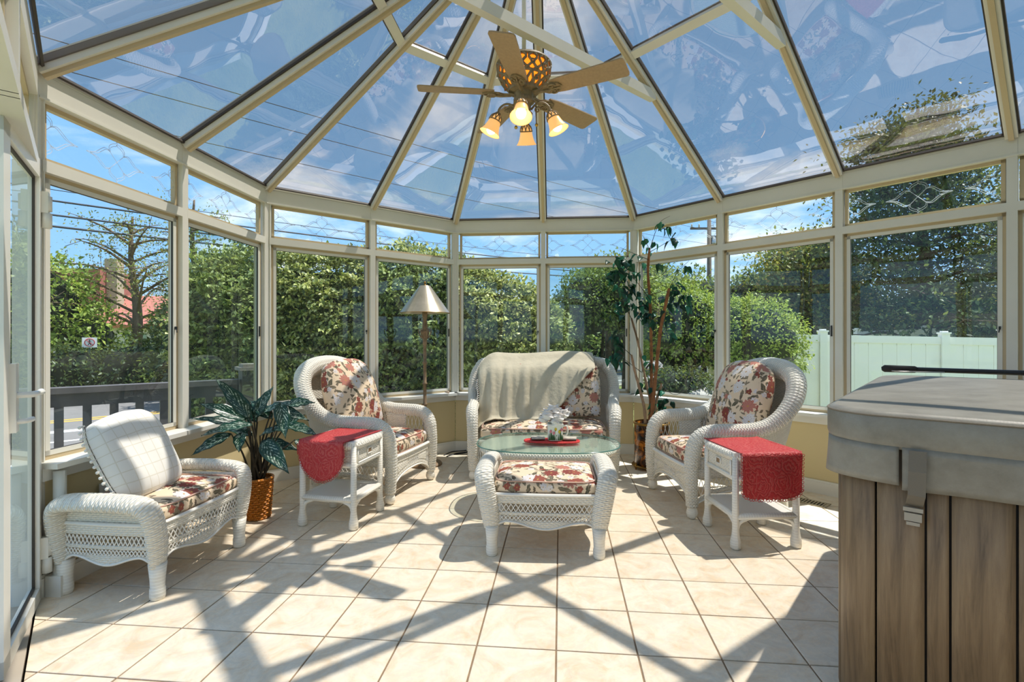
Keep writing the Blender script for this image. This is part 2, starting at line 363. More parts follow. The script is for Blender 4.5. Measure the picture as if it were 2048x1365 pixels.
class M:
    def __init__(s): s.v = []; s.f = []; s.uv = []; s.n = 0; s.hasuv = False
    def add(s, verts, faces, uvs=None):
        verts = np.asarray(verts, float)
        s.v.append(verts); k = s.n
        for i, f in enumerate(faces):
            s.f.append([k+int(a) for a in f])
            if uvs is None: s.uv.append([(0, 0)]*len(f))
            else: s.uv.append([tuple(uvs[int(a)]) for a in f]); s.hasuv = True
        s.n += len(verts); return s
    def box(s, c, size, R=None):
        h = np.array(size)/2
        p = np.array([[x, y, z] for x in (-1, 1) for y in (-1, 1) for z in (-1, 1)])*h
        if R is not None: p = p @ np.array(R).T
        return s.add(p+np.array(c), [(0, 1, 3, 2), (4, 6, 7, 5), (0, 4, 5, 1), (2, 3, 7, 6), (0, 2, 6, 4), (1, 5, 7, 3)])
    def rbox(s, c, size, rz=0): return s.box(c, size, rotz(rz))
    def bar(s, a, b, wd, ht, up=(0, 0, 1), off=0.0, offu=0.0):
        "box beam from a to b; wd across, ht along up"
        a = np.array(a, float); b = np.array(b, float); d = unit(b-a); side = unit(np.cross(d, up)); u = np.cross(side, d)
        R = np.stack([d, side, u], 1)
        return s.box((a+b)/2+side*off+u*offu, (np.linalg.norm(b-a), wd, ht), R)
    def tube(s, path, r, n=8, cap=True, flat=None, uvs=True):
        path = np.asarray(path, float); m = len(path)
        r = np.broadcast_to(np.asarray(r, float), (m,)) if np.ndim(r) <= 1 else np.asarray(r)
        T = np.gradient(path, axis=0); T /= np.linalg.norm(T, axis=1)[:, None]+1e-12
        ref = V3(0, 0, 1) if abs(T[0][2]) < .9 else V3(1, 0, 0)
        N = unit(np.cross(T[0], ref)); Ns = []
        for i in range(m):
            N = unit(N-T[i]*np.dot(N, T[i])); Ns.append(N)
        Ns = np.array(Ns); B = np.cross(T, Ns)
        a = np.arange(n+1)/n*2*PI
        ra = r[:, None]; rb = ra if flat is None else ra*flat
        P = path[:, None, :]+Ns[:, None, :]*(np.cos(a)[None, :]*ra)[..., None]+B[:, None, :]*(np.sin(a)[None, :]*rb)[..., None]
        L = np.concatenate([[0], np.cumsum(np.linalg.norm(np.diff(path, axis=0), axis=1))])
        rm = float(np.mean(r)); uv = [(float(x)*rm, float(l)) for l in L for x in a]
        w_ = n+1
        F = [(i*w_+j, i*w_+j+1, (i+1)*w_+j+1, (i+1)*w_+j) for i in range(m-1) for j in range(n)]
        if cap:
            F.append(tuple(range(n-1, -1, -1))); F.append(tuple((m-1)*w_+j for j in range(n)))
        return s.add(P.reshape(-1, 3), F, uv)
    def lathe(s, prof, c=(0, 0, 0), n=24, R=None, cap=True, sq=1.0):
        prof = np.asarray(prof, float); m = len(prof); a = np.arange(n+1)/n*2*PI
        P = np.stack([np.cos(a)[None]*prof[:, :1], np.sin(a)[None]*prof[:, :1]*sq, np.repeat(prof[:, 1:2], n+1, 1)], -1).reshape(-1, 3)
        if R is not None: P = P @ np.array(R).T
        w_ = n+1; L = np.concatenate([[0], np.cumsum(np.linalg.norm(np.diff(prof, axis=0), axis=1))])
        rm = float(prof[:, 0].max())
        uv = [(float(x)*rm, float(l)) for l in L for x in a]
        F = [(i*w_+j, i*w_+j+1, (i+1)*w_+j+1, (i+1)*w_+j) for i in range(m-1) for j in range(n)]
        if cap:
            if prof[0, 0] > 1e-4: F.append(tuple(range(n-1, -1, -1)))
            if prof[-1, 0] > 1e-4: F.append(tuple((m-1)*w_+j for j in range(n)))
        return s.add(P+np.array(c), F, uv)
    def grid(s, P, thick=0.0, uvP=None):
        "P[i, j] surface; thick > 0 gives it a back and rims"
        P = np.asarray(P, float); m, n = P.shape[:2]
        if uvP is None:
            du = np.concatenate([[0], np.cumsum(np.linalg.norm(np.diff(P[m//2], axis=0), axis=1))])
            dv = np.concatenate([[0], np.cumsum(np.linalg.norm(np.diff(P[:, n//2], axis=0), axis=1))])
            uv = [(float(du[j]), float(dv[i])) for i in range(m) for j in range(n)]
        else: uv = [tuple(map(float, q)) for q in np.asarray(uvP).reshape(-1, 2)]
        F = [(i*n+j, i*n+j+1, (i+1)*n+j+1, (i+1)*n+j) for i in range(m-1) for j in range(n-1)]
        if thick:
            gu = np.gradient(P, axis=1); gv = np.gradient(P, axis=0); N = np.cross(gu, gv); N /= np.linalg.norm(N, axis=2)[..., None]+1e-12
            Q = P-N*thick; k = m*n
            F2 = [(k+a, k+d, k+c_, k+b) for a, b, c_, d in F]
            rim = [(0*n+j, k+j, k+j+1, j+1) for j in range(n-1)]+[((m-1)*n+j, (m-1)*n+j+1, k+(m-1)*n+j+1, k+(m-1)*n+j) for j in range(n-1)]
            rim += [(i*n, (i+1)*n, k+(i+1)*n, k+i*n) for i in range(m-1)]+[(i*n+n-1, k+i*n+n-1, k+(i+1)*n+n-1, (i+1)*n+n-1) for i in range(m-1)]
            return s.add(np.concatenate([P.reshape(-1, 3), Q.reshape(-1, 3)]), F+F2+rim, uv+uv)
        return s.add(P.reshape(-1, 3), F, uv)
    def prism(s, poly, z0, z1):
        n = len(poly); v = [(x, y, z0) for x, y in poly]+[(x, y, z1) for x, y in poly]
        F = [tuple(range(n-1, -1, -1)), tuple(range(n, 2*n))]+[(i, (i+1) % n, n+(i+1) % n, n+i) for i in range(n)]
        return s.add(v, F)
    def sphere(s, c, r, n=12, sc=(1, 1, 1)):
        a = np.linspace(-PI/2, PI/2, n//2+1); prof = [(max(math.cos(t)*r, 1e-5), math.sin(t)*r) for t in a]
        R = np.diag(sc); return s.lathe(prof, c, n, R, cap=False)
    def xf(s, R, t=(0, 0, 0)):
        s.v = [q @ np.array(R).T+np.array(t) for q in s.v]; return s
    def build(s, name, mat, parent=None, smooth=True, boxuv=False, angle=None, loc=None, rz=0):
        me = bpy.data.meshes.new(name)
        v = np.concatenate(s.v) if s.v else np.zeros((0, 3))
        me.from_pydata(v.tolist(), [], s.f)
        if s.hasuv or boxuv:
            ul = me.uv_layers.new(name='UV')
            if boxuv:
                dat = []
                for f in s.f:
                    q = v[f]; nn = np.abs(np.cross(q[1]-q[0], q[-1]-q[0])); k = int(np.argmax(nn))
                    ax = [(1, 2), (0, 2), (0, 1)][k]
                    o_ = (.37*k, .21*k)
                    for p in q: dat += [p[ax[0]]+o_[0], p[ax[1]]+o_[1]]
            else: dat = [c for fu in s.uv for t in fu for c in t]
            ul.data.foreach_set('uv', dat)
        if smooth:
            me.polygons.foreach_set('use_smooth', [True]*len(me.polygons))
        me.materials.append(MATS[mat]); me.validate(); me.update()
        if smooth and angle is not None:
            me.set_sharp_from_angle(angle=math.radians(angle))
        o = bpy.data.objects.new(name, me); COL.objects.link(o); o.parent = parent
        if loc is not None: o.location = loc
        if rz: o.rotation_euler[2] = rz
        return o
def rotz(a): c, s = math.cos(a), math.sin(a); return np.array([[c, -s, 0], [s, c, 0], [0, 0, 1]])
def rotx(a): c, s = math.cos(a), math.sin(a); return np.array([[1, 0, 0], [0, c, -s], [0, s, c]])
def roty(a): c, s = math.cos(a), math.sin(a); return np.array([[c, 0, s], [0, 1, 0], [-s, 0, c]])

def thing(name, label, cat, loc=(0, 0, 0), rz=0, group=None, kind=None):
    o = bpy.data.objects.new(name, None); COL.objects.link(o); o.location = tuple(float(x) for x in loc); o.rotation_euler = (0, 0, rz)
    o.empty_display_size = .1
    tag(o, label, cat, group, kind); return o
def tag(o, label=None, cat=None, group=None, kind=None):
    if label: o['label'] = label
    if cat: o['category'] = cat
    if group: o['group'] = group
    if kind: o['kind'] = kind
    return o
def dup(root, loc, rz, label, group=None):
    def cp(o, par):
        c = o.copy(); COL.objects.link(c); c.parent = par
        for ch in kids.get(o, []): cp(ch, c)
        return c
    kids = {}
    for o in list(COL.objects):
        if o.parent: kids.setdefault(o.parent, []).append(o)
    r = cp(root, None); r.location = tuple(float(x) for x in loc); r.rotation_euler = (0, 0, rz); r['label'] = label
    if group: r['group'] = group
    return r
def spline(pts, n):
    "Catmull-Rom through pts, n evenly spaced samples"
    p = np.asarray(pts, float); q = np.vstack([2*p[0]-p[1], p, 2*p[-1]-p[-2]]); o = []
    for i in range(1, len(q)-2):
        for t in np.linspace(0, 1, 16, endpoint=False):
            a, b, c, d = q[i-1], q[i], q[i+1], q[i+2]
            o.append(.5*((2*b)+(-a+c)*t+(2*a-5*b+4*c-d)*t*t+(-a+3*b-3*c+d)*t**3))
    o.append(p[-1]); return resample(np.array(o), n)
def resample(o, n):
    L = np.concatenate([[0], np.cumsum(np.linalg.norm(np.diff(o[:, :3], axis=0), axis=1))]); t = np.linspace(0, L[-1], n)
    return np.stack([np.interp(t, L, o[:, k]) for k in range(o.shape[1])], 1)
def plen(o): return float(np.linalg.norm(np.diff(np.asarray(o)[:, :3], axis=0), axis=1).sum())

# ------------------------------------------------------------------ plan of the room (octagonal bay end)
S_ = EYE/.722                      # metres per fitted unit
TH = -.0843752601; WB = .558314484*S_
dr = lambda a: np.array([math.cos(a), math.sin(a)])
P = {5: np.array([-.36058264, 3.23414706])*S_}
q_ = PI/4
P[6] = P[5]+WB*dr(TH); P[7] = P[6]+WB*dr(TH)
for k in range(8, 14): P[k] = P[k-1]+WB*dr(TH-q_)
P[4] = P[5]-WB*dr(TH+q_); P[3] = P[4]-WB*dr(TH+q_)
P[2] = P[3]-WB*dr(TH+2*q_); P[1] = P[2]-WB*dr(TH+2*q_)
for k in range(0, -5, -1): P[k] = P[k+1]-WB*dr(TH+3*q_)
AX = dr(TH-q_)                     # room axis, towards the house
CT = P[6]+WB*(1+2**.5)*np.array([math.sin(TH), -math.cos(TH)])
Z_SILL, Z_RAIL0, Z_RAIL1, Z_HEAD, Z_EAVE, Z_APEX = .655, 2.052, 2.108, 2.397, 2.518, 3.985
ROOM = [P[k] for k in range(-4, 14)]
CORN = {1, 3, 5, 7}
def p3(k, z): return V3(P[k][0], P[k][1], z)
def inward(a, b): d = unit(b-a); return np.array([d[1], -d[0]])

# ------------------------------------------------------------------ floor
fe = thing('floor', 'cream ceramic tile floor with brown grout', 'floor', kind='structure')
M().prism([tuple(p) for p in ROOM], -.12, -.004).build('grout_bed', 'grout', fe, smooth=False)
def clip(poly, room):
    n = len(room)
    for i in range(n):
        a, b = room[i], room[(i+1) % n]; d = b-a
        if np.linalg.norm(d) < 1e-6: continue
        side = lambda p: d[0]*(p[1]-a[1])-d[1]*(p[0]-a[0])      # inside is negative (clockwise outline)
        out_ = []
        for j in range(len(poly)):
            p, q = poly[j], poly[(j+1) % len(poly)]; sp, sq = side(p), side(q)
            if sp <= 1e-9: out_.append(p)
            if (sp < 0) != (sq < 0) and abs(sp-sq) > 1e-12: out_.append(p+(q-p)*sp/(sp-sq))
        poly = out_
        if len(poly) < 3: return []
    return poly
TS = .3206; ta = math.radians(-5.5); t1 = dr(ta); t2 = dr(ta+PI/2); T0 = np.array([.207, 2.346]); hf = TS/2-.0036
tile_mesh = None; far = M(); ntile = 0
for i in range(-14, 18):
    for j in range(-16, 14):
        c = T0+t1*(i+.5)*TS+t2*(j+.5)*TS
        poly = [c+t1*sx_*hf+t2*sy_*hf for sx_, sy_ in ((-1, -1), (1, -1), (1, 1), (-1, 1))]
        cl = clip(poly, ROOM)
        if len(cl) < 3: continue
        full = len(cl) == 4 and all(np.linalg.norm(a-b) < 1e-6 for a, b in zip(cl, poly))
        hz = random.uniform(-.0006, .0006)
        if c[1] < 1.35 or c[0] > 2.2 and c[1] < 2.4:
            far.prism([tuple(p) for p in cl], -.03, 0); continue
        ntile += 1
        if full and tile_mesh is None:
            o = M()
            cc_ = [np.array([sx_*hf, sy_*hf]) for sx_, sy_ in ((-1, -1), (1, -1), (1, 1), (-1, 1))]
            inn = [p*(1-.0018/hf) for p in cc_]
            vv = [(p[0], p[1], -.03) for p in cc_]+[(p[0], p[1], -.0015) for p in cc_]+[(p[0], p[1], 0) for p in inn]
            o.add(vv, [(8, 9, 10, 11)]+[(k_, (k_+1) % 4, 4+(k_+1) % 4, 4+k_) for k_ in range(4)]+[(4+k_, 4+(k_+1) % 4, 8+(k_+1) % 4, 8+k_) for k_ in range(4)])
            ob = o.build('tile', 'tile', fe, smooth=False, loc=(c[0], c[1], 0), rz=ta); tile_mesh = ob
        elif full:
            ob = tile_mesh.copy(); COL.objects.link(ob); ob.parent = fe; ob.location = (c[0], c[1], hz)
        else:
            cen = np.mean(cl, axis=0)
            M().prism([tuple(p-cen) for p in cl], -.03, 0).build('tile', 'tile', fe, smooth=False, loc=(cen[0], cen[1], 0))
far.build('tile', 'tile', fe, smooth=False)['kind'] = 'stuff'

# ------------------------------------------------------------------ walls, posts, header, sills
def facet_wall(name, ks, label):
    a, b = P[ks[0]], P[ks[-1]]; n_ = inward(a, b)
    e = thing(name, label, 'wall', kind='structure')
    m = M(); A = V3(a[0]-n_[0]*.07, a[1]-n_[1]*.07, -.12+.37); B = V3(b[0]-n_[0]*.07, b[1]-n_[1]*.07, -.12+.37)
    m.bar(A, B, .13, .74); m.build('knee_wall', 'wall_paint', e, smooth=False)
    m = M(); m.bar(A+V3(-n_[0]*.10, -n_[1]*.10, -.3), B+V3(-n_[0]*.10, -n_[1]*.10, -.3), .07, 1.34); m.build('outer_skirt', 'white_trim', e, smooth=False)
    return e, n_
facets = [('wall_left', [1, 2, 3], 'beige knee wall under the left windows behind the wicker bench'),
          ('wall_back_left', [3, 4, 5], 'beige knee wall behind the left armchair and floor lamp'),
          ('wall_back', [5, 6, 7], 'beige knee wall behind the loveseat'),
          ('wall_right', [7, 8, 9, 10, 11, 12, 13], 'beige knee wall behind the right armchair and hot tub')]
tn = 0
for nm, ks, lb in facets:
    e, n_ = facet_wall(nm, ks, lb); side = nm[5:]
    a, b = P[ks[0]], P[ks[-1]]; n3 = V3(n_[0], n_[1], 0)
    A, B = V3(a[0], a[1], 0), V3(b[0], b[1], 0); d3 = unit(B-A)
    # baseboard with a moulded top
    m = M(); m.bar(A+n3*.008+V3(0, 0, .045), B+n3*.008+V3(0, 0, .045), .016, .09); m.bar(A+n3*.005+V3(0, 0, .098), B+n3*.005+V3(0, 0, .098), .010, .016)
    tag(m.build('baseboard_'+side, 'white_trim', smooth=False), 'white baseboard along the foot of the '+{'left': 'left wall', 'back_left': 'wall behind the floor lamp', 'back': 'wall behind the loveseat', 'right': 'right wall by the floor vent'}[side], 'baseboard', kind='structure')
    # sill board and apron
    tn += 1; t = thing('trim_%d' % tn, 'white painted window sill with apron along the '+{'left': 'left wall', 'back_left': 'back left wall', 'back': 'back wall', 'right': 'right wall'}[side], 'sill', kind='structure')
    m = M(); e0 = .03 if ks[0] != 1 else .0
    m.bar(A+n3*.02+V3(0, 0, .632), B+n3*.02+V3(0, 0, .632), .16, .026)
    m.build('sill_board', 'white_trim', t, smooth=False)
    m = M(); m.bar(A+n3*.012+V3(0, 0, .588), B+n3*.012+V3(0, 0, .588), .022, .062); m.build('apron', 'white_trim', t, smooth=False)
    # header beam, with the glazing lip above
    tn += 1; t = thing('trim_%d' % tn, 'white aluminium eave beam over the '+{'left': 'left windows', 'back_left': 'back left windows', 'back': 'back windows', 'right': 'right windows'}[side], 'beam', kind='structure')
    m = M(); zc = (Z_HEAD+Z_EAVE)/2
    m.bar(A-n3*.05+V3(0, 0, zc), B-n3*.05+V3(0, 0, zc), .10, Z_EAVE-Z_HEAD); m.build('header', 'aluminium', t, smooth=False)
    m = M(); m.bar(A-n3*.035+V3(0, 0, Z_EAVE+.012), B-n3*.035+V3(0, 0, Z_EAVE+.012), .07, .022); m.bar(A+n3*.004+V3(0, 0, Z_HEAD+.006), B+n3*.004+V3(0, 0, Z_HEAD+.006), .012, .010); m.build('glazing_lip', 'aluminium', t, smooth=False)
# posts
post_lab = {1: 'white post carrying the door hinges', 2: 'slim white post in the middle of the left windows', 3: 'white corner post left of the hedge window', 4: 'slim white post behind the left armchair',
            5: 'white corner post right of the floor lamp', 6: 'slim white post behind the loveseat', 7: 'white corner post behind the ficus', 8: 'slim white post left of the right armchair back',
            9: 'slim white post beside the hot tub corner', 10: 'slim white post above the cover lifter', 11: 'slim white post behind the hot tub', 12: 'slim white post on the right wall near the house', 13: 'white post where the right wall meets the house',
            0: 'short white post between the two transoms over the glass doors', -1: 'slim white post left of the camera', -2: 'slim white post behind the camera on the left', -3: 'second slim white post behind the camera on the left', -4: 'white post where the left wall meets the house'}
for k in range(-4, 14):
    tn += 1
    pr = P.get(k-1, P[k]-(P.get(k+1, P[k])-P[k])); nx = P.get(k+1, P[k]+(P[k]-P.get(k-1, P[k])))
    n_ = unit(inward(pr, P[k])+inward(P[k], nx)); ang = math.atan2(n_[1], n_[0])-PI/2
    m = M(); w_ = .075 if k in CORN else .052
    zb = (Z_RAIL0 if k == 0 else -.12) if k <= 1 else Z_SILL-.01
    m.box(V3(P[k][0]-n_[0]*.04, P[k][1]-n_[1]*.04, (zb+Z_EAVE)/2), (w_, .085, Z_EAVE-zb), rotz(ang))
    if k in CORN:                                        # small raised cover strips on corner posts
        for sx_ in (-1, 1): m.box(V3(P[k][0]+n_[0]*.006, P[k][1]+n_[1]*.006, (zb+Z_HEAD)/2)+rotz(ang) @ V3(sx_*.026, 0, 0), (.010, .012, Z_HEAD-zb), rotz(ang))
    tag(m.build('trim_%d' % tn, 'aluminium', smooth=False), post_lab[k], 'post', kind='structure')

# ------------------------------------------------------------------ windows, one per bay
def etched(m, O, ex, c, w_, h_, s0=-1, s1=1):
    "quatrefoil flower with two long side lobes, drawn as fine raised lines; c = centre along the pane"
    def line(pts):
        pp = np.array([O+ex*(c+x*w_)+V3(0, 0, y*h_) for x, y in pts]); 
        if len(pp) > 1: m.tube(pp, .0022, 4)
    for sx_ in (-1, 1):
        if (sx_ < 0 and s0 > -1) or (sx_ > 0 and s1 < 1): continue
        for sy_ in (-1, 1):
            line([(0, 0), (.27*sx_, .22*sy_)])
            [line(spline([(.27*sx_*k_, .22*sy_*k_), (.26*sx_*k_, .33*sy_*k_), (.13*sx_*k_, .41*sy_*k_), (.03*sx_*k_, .44*sy_*k_), (0, .5*sy_*k_)], 12)) for k_ in (1, .86)]
            [line(spline([(.27*sx_*k_, .22*sy_*k_), (.42*sx_*k_, .24*sy_*k_), (.56*sx_*k_, .16*sy_*k_), (.74*sx_*k_, .05*sy_*k_), (1.0*sx_*k_, .0)], 16)) for k_ in (1, .88)]
wn = 0
win_info = {1: ('window looking onto the deck railing, nearest the glass door', 'window_glass'), 2: ('left wall window behind the leafy plant', 'tinted_glass'),
            3: ('hedge window above the left armchair back', 'window_glass'), 4: ('hedge window behind the floor lamp', 'tinted_glass'),
            5: ('window behind the draped half of the loveseat', 'window_glass'), 6: ('window behind the uncovered end of the loveseat', 'tinted_glass'),
            7: ('window behind the ficus plant', 'window_glass'), 8: ('window above the back of the right armchair', 'window_glass'),
            9: ('window with white fence outside, above the hot tub corner', 'window_glass'), 10: ('window above the hot tub cover lifter', 'window_glass'), 11: ('window behind the hot tub', 'window_glass'), 12: ('window at the house end of the right wall', 'window_glass'),
            0: ('transom window over the glass door', 'window_glass'), -1: ('transom window over the second glass door', 'window_glass'), -2: ('window behind the camera on the left', 'window_glass'), -3: ('second window behind the camera on the left', 'window_glass'), -4: ('window next to the house wall', 'window_glass')}
def windowbay(k):
    global wn
    wn += 1; a, b = P[k], P[k+1]; n_ = inward(a, b); n3 = V3(n_[0], n_[1], 0); L = np.linalg.norm(b-a); ex = V3(*((b-a)/L), 0)
    ia = .045 if k in CORN else .032; ib = .045 if k+1 in CORN else .032
    lab, gm = win_info[k]
    t = thing('window_%d' % wn, lab+', white framed with an etched transom', 'window', kind='structure')
    base = V3(a[0], a[1], 0)-n3*.045
    def rect(m, u0, u1, z0, z1, w_, d_, off=0):
        for p, q in (((u0, z0+w_/2), (u1, z0+w_/2)), ((u0, z1-w_/2), (u1, z1-w_/2))):
            m.bar(base+ex*p[0]+n3*off+V3(0, 0, p[1]), base+ex*q[0]+n3*off+V3(0, 0, q[1]), d_, w_)
        for u in (u0+w_/2, u1-w_/2):
            m.bar(base+ex*u+n3*off+V3(0, 0, z0), base+ex*u+n3*off+V3(0, 0, z1), w_, d_, up=n3)
    def pane(name, u0, u1, z0, z1, mat, off=0):
        m = M(); q = [base+ex*u+n3*(off-.006)+V3(0, 0, z) for u, z in ((u0, z0), (u1, z0), (u1, z1), (u0, z1))]
        m.add(np.array(q), [(0, 1, 2, 3)]); return m.build(name, mat, t, smooth=False)
    # rail
    m = M(); zr = (Z_RAIL0+Z_RAIL1)/2; m.bar(base+ex*.02+n3*.012+V3(0, 0, zr), base+ex*(L-.02)+n3*.012+V3(0, 0, zr), .072, Z_RAIL1-Z_RAIL0)
    m.build('transom_rail', 'aluminium', t, smooth=False)
    m = M(); rect(m, ia, L-ib, Z_RAIL1, Z_HEAD, .022, .03); m.build('transom_frame', 'aluminium_tan', t, smooth=False)
    pane('transom_pane', ia+.02, L-ib-.02, Z_RAIL1+.02, Z_HEAD-.02, 'window_glass' if k != 2 else 'window_glass')
    m = M(); c0 = L/2; hh = (Z_HEAD-Z_RAIL1-.05)
    O_ = base+n3*.002+V3(0, 0, (Z_HEAD+Z_RAIL1)/2)
    etched(m, O_, ex, c0, .19, hh)
    etched(m, O_, ex, ia+.01, .19, hh, s0=0); etched(m, O_, ex, L-ib-.01, .19, hh, s1=0)
    m.build('etched_flowers', 'etched', t)
    if k in (0, -1): return
    # fixed outer frame and the sliding sash with darker glass
    m = M(); rect(m, ia-.006, L-ib+.006, Z_SILL-.01, Z_RAIL0, .024, .05, -.01); m.build('frame', 'aluminium_tan', t, smooth=False)
    m = M(); rect(m, ia+.014, L-ib-.014, Z_SILL+.012, Z_RAIL0-.02, .024, .024, .006); m.build('sash', 'aluminium', t, smooth=False)
    m = M(); rect(m, ia+.034, L-ib-.034, Z_SILL+.032, Z_RAIL0-.04, .006, .012, .008); m.build('seal', 'gasket', t, smooth=False)
    pane('pane', ia+.034, L-ib-.034, Z_SILL+.034, Z_RAIL0-.042, gm, .006)
    m = M()
    if k < 1: return
    if k % 2: m.box(base+ex*(L-ib-.026)+n3*.026+V3(0, 0, 1.31), (.010, .012, .02), rotz(math.atan2(ex[1], ex[0]))); m.tube([base+ex*(L-ib-.026)+n3*.03+V3(0, 0, 1.31), base+ex*(L-ib-.030)+n3*.036+V3(0, 0, 1.28)], .003, 6)
    else: m.box(base+ex*(L-ib-.026)+n3*.022+V3(0, 0, 1.30), (.010, .008, .085), rotz(math.atan2(ex[1], ex[0])))
    m.build('latch', 'black_plastic', t, smooth=False)
for k in range(1, 13): windowbay(k)
windowbay(0)
windowbay(-1)
for k in (-2, -3, -4): windowbay(k)
# knee wall below the two left windows near the camera
for i_, k in enumerate((-2, -3, -4)):
    a, b = P[k], P[k+1]; n_ = inward(a, b); m = M()
    m.bar(V3(a[0]-n_[0]*.07, a[1]-n_[1]*.07, .25), V3(b[0]-n_[0]*.07, b[1]-n_[1]*.07, .25), .13, .76)
    tag(m.build('wall_door_side' if i_ == 0 else 'wall_door_side.%03d' % i_, 'white_trim', smooth=False), 'white knee wall %s' % ['left of the camera', 'behind the camera on the door side', 'at the house end of the door side'][i_], 'wall', kind='structure')
tn += 1
t = thing('trim_%d' % tn, 'white aluminium eave beam over the glass door', 'beam', kind='structure')
a, b = P[-4], P[1]; n_ = inward(a, b); n3 = V3(n_[0], n_[1], 0); A, B = V3(a[0], a[1], 0), V3(b[0], b[1], 0)
m = M(); m.bar(A-n3*.05+V3(0, 0, (Z_HEAD+Z_EAVE)/2), B-n3*.05+V3(0, 0, (Z_HEAD+Z_EAVE)/2), .10, Z_EAVE-Z_HEAD); m.build('header', 'aluminium', t, smooth=False)
m = M(); m.bar(A-n3*.035+V3(0, 0, Z_EAVE+.012), B-n3*.035+V3(0, 0, Z_EAVE+.012), .07, .022); m.build('glazing_lip', 'aluminium', t, smooth=False)
# house wall that closes the room behind the camera
a, b = P[13], P[-4]; n_ = inward(a, b); n3 = V3(n_[0], n_[1], 0); A, B = V3(a[0], a[1], 0), V3(b[0], b[1], 0); ex = unit(B-A); LL = np.linalg.norm(b-a)
t = thing('wall_house', 'pale sided house wall closing the sunroom behind the camera', 'wall', kind='structure')
m = M(); m.bar(A-ex*.3-n3*.10+V3(0, 0, 2.1), B+ex*.3-n3*.10+V3(0, 0, 2.1), .16, 4.4); m.build('siding_wall', 'house_siding', t, smooth=False)
m = M()
for i in range(26): m.bar(A-n3*.01+V3(0, 0, .1+i*.15), B-n3*.01+V3(0, 0, .1+i*.15), .014, .135, up=unit(n3*.1+V3(0, 0, 1)))
m.build('siding_board', 'house_siding', t, smooth=False)['kind'] = 'stuff'
m = M()
for u in (.7, 2.5): m.bar(A+ex*u+n3*.02+V3(0, 0, 1.55), A+ex*(u+1.1)+n3*.02+V3(0, 0, 1.55), .04, 1.2)
m.build('house_window', 'tinted_glass', t, smooth=False)

# ------------------------------------------------------------------ roof
roof = thing('ceiling', 'white aluminium and glass conservatory roof rising to an apex over the seating', 'roof', kind='structure')
C3 = V3(CT[0], CT[1], Z_APEX)
def ridge(i): return V3(CT[0]+AX[0]*WB*i, CT[1]+AX[1]*WB*i, Z_APEX)
tops = {k: C3 for k in range(1, 9)}
for i, k in enumerate(range(9, 14)): tops[k] = ridge(i+1)
tops[0] = C3
for i, k in enumerate(range(-1, -5, -1)): tops[k] = ridge(i+1)
def rafter(k):
    a = p3(k, Z_EAVE+.02); b = tops[k]; 
    m = M(); m.bar(a, b, .062, .075, off=0, offu=.0); o = m.build('rafter', 'aluminium', roof, smooth=False)
    m = M(); m.bar(a, b, .026, .022, offu=-.047); m.build('cap', 'aluminium_tan', o, smooth=False)
    m = M(); m.bar(a, b, .012, .03, off=.036, offu=.008); m.bar(a, b, .012, .03, off=-.036, offu=.008); m.build('gasket', 'gasket', o, smooth=False)
for k in range(-4, 14): rafter(k)
m = M(); m.bar(C3, ridge(5), .09, .12); m.build('ridge_beam', 'aluminium', roof, smooth=False)
m = M(); m.lathe([(.02, -.10), (.10, -.07), (.12, -.02), (.12, .05), (.02, .09)], C3, 16); m.build('apex_hub', 'aluminium', roof)
TP = .58
for k in range(-4, 13):
    a, b = p3(k, Z_EAVE+.016), p3(k+1, Z_EAVE+.016); ta_, tb_ = tops[k], tops[k+1]
    pa, pb = a+(ta_-a)*TP, b+(tb_-b)*TP
    nn = unit(np.cross(b-a, ta_-a)); nn = nn if nn[2] > 0 else -nn
    m = M(); m.bar(pa, pb, .062, .05, up=nn); o = m.build('purlin', 'aluminium', roof, smooth=False)
    sd_ = unit(np.cross(pb-pa, nn)); m = M(); m.bar(pa+nn*.02, pb+nn*.02, .078, .012, up=nn); m.build('gasket', 'gasket', o, smooth=False)
    def rp(pts):
        m = M(); m.add(np.array(pts)+nn*.002, [tuple(range(len(pts)))]); m.build('roof_pane', 'roof_glass', roof, smooth=False)
    rp([a, b, pb, pa])
    m = M(); m.bar(a+(ta_-a)*.006, b+(tb_-b)*.006, .012, .02, up=nn); m.build('eave_gasket', 'gasket', roof, smooth=False)
    if np.linalg.norm(ta_-tb_) < 1e-6: rp([pa, pb, ta_])
    else: rp([pa, pb, tb_, ta_])
for k, kk in ((8, 0), (9, -1), (10, -2), (11, -3), (12, -4)):                      # collar ties across the room
    t_ = .455; a = p3(k, Z_EAVE); b = p3(kk, Z_EAVE); m = M()
    pa = a+(tops[k]-a)*t_-V3(0, 0, .03); pb = b+(tops[kk]-b)*t_-V3(0, 0, .03)
    m.bar(pa, pb, .055, .075); m.build('tie_beam', 'aluminium', roof, smooth=False)

# ------------------------------------------------------------------ glass door, ajar, at the left edge
hd = V3(P[1][0]+.015, P[1][1]-.03, 0); dd = unit(V3(.568, -.823, 0)); dn = V3(-dd[1], dd[0], 0)
DW = .70
d = thing('door_1', 'white framed full-glass door standing ajar at the left edge', 'door', kind='structure')
m = M()
for z0, z1 in ((.012, .075), (2.0, 2.085)): m.bar(hd+V3(0, 0, (z0+z1)/2), hd+dd*DW+V3(0, 0, (z0+z1)/2), .042, z1-z0)
m.bar(hd+dd*.022+V3(0, 0, .012), hd+dd*.022+V3(0, 0, 2.085), .044, .042, up=dn); m.bar(hd+dd*(DW-.05)+V3(0, 0, .012), hd+dd*(DW-.05)+V3(0, 0, 2.085), .10, .042, up=dn)
m.build('leaf_frame', 'white_trim', d, smooth=False)
m = M(); u0, u1, z0, z1 = .046, DW-.105, .08, 1.995
for za in (z0, z1): m.bar(hd+dd*u0+V3(0, 0, za), hd+dd*u1+V3(0, 0, za), .010, .012)
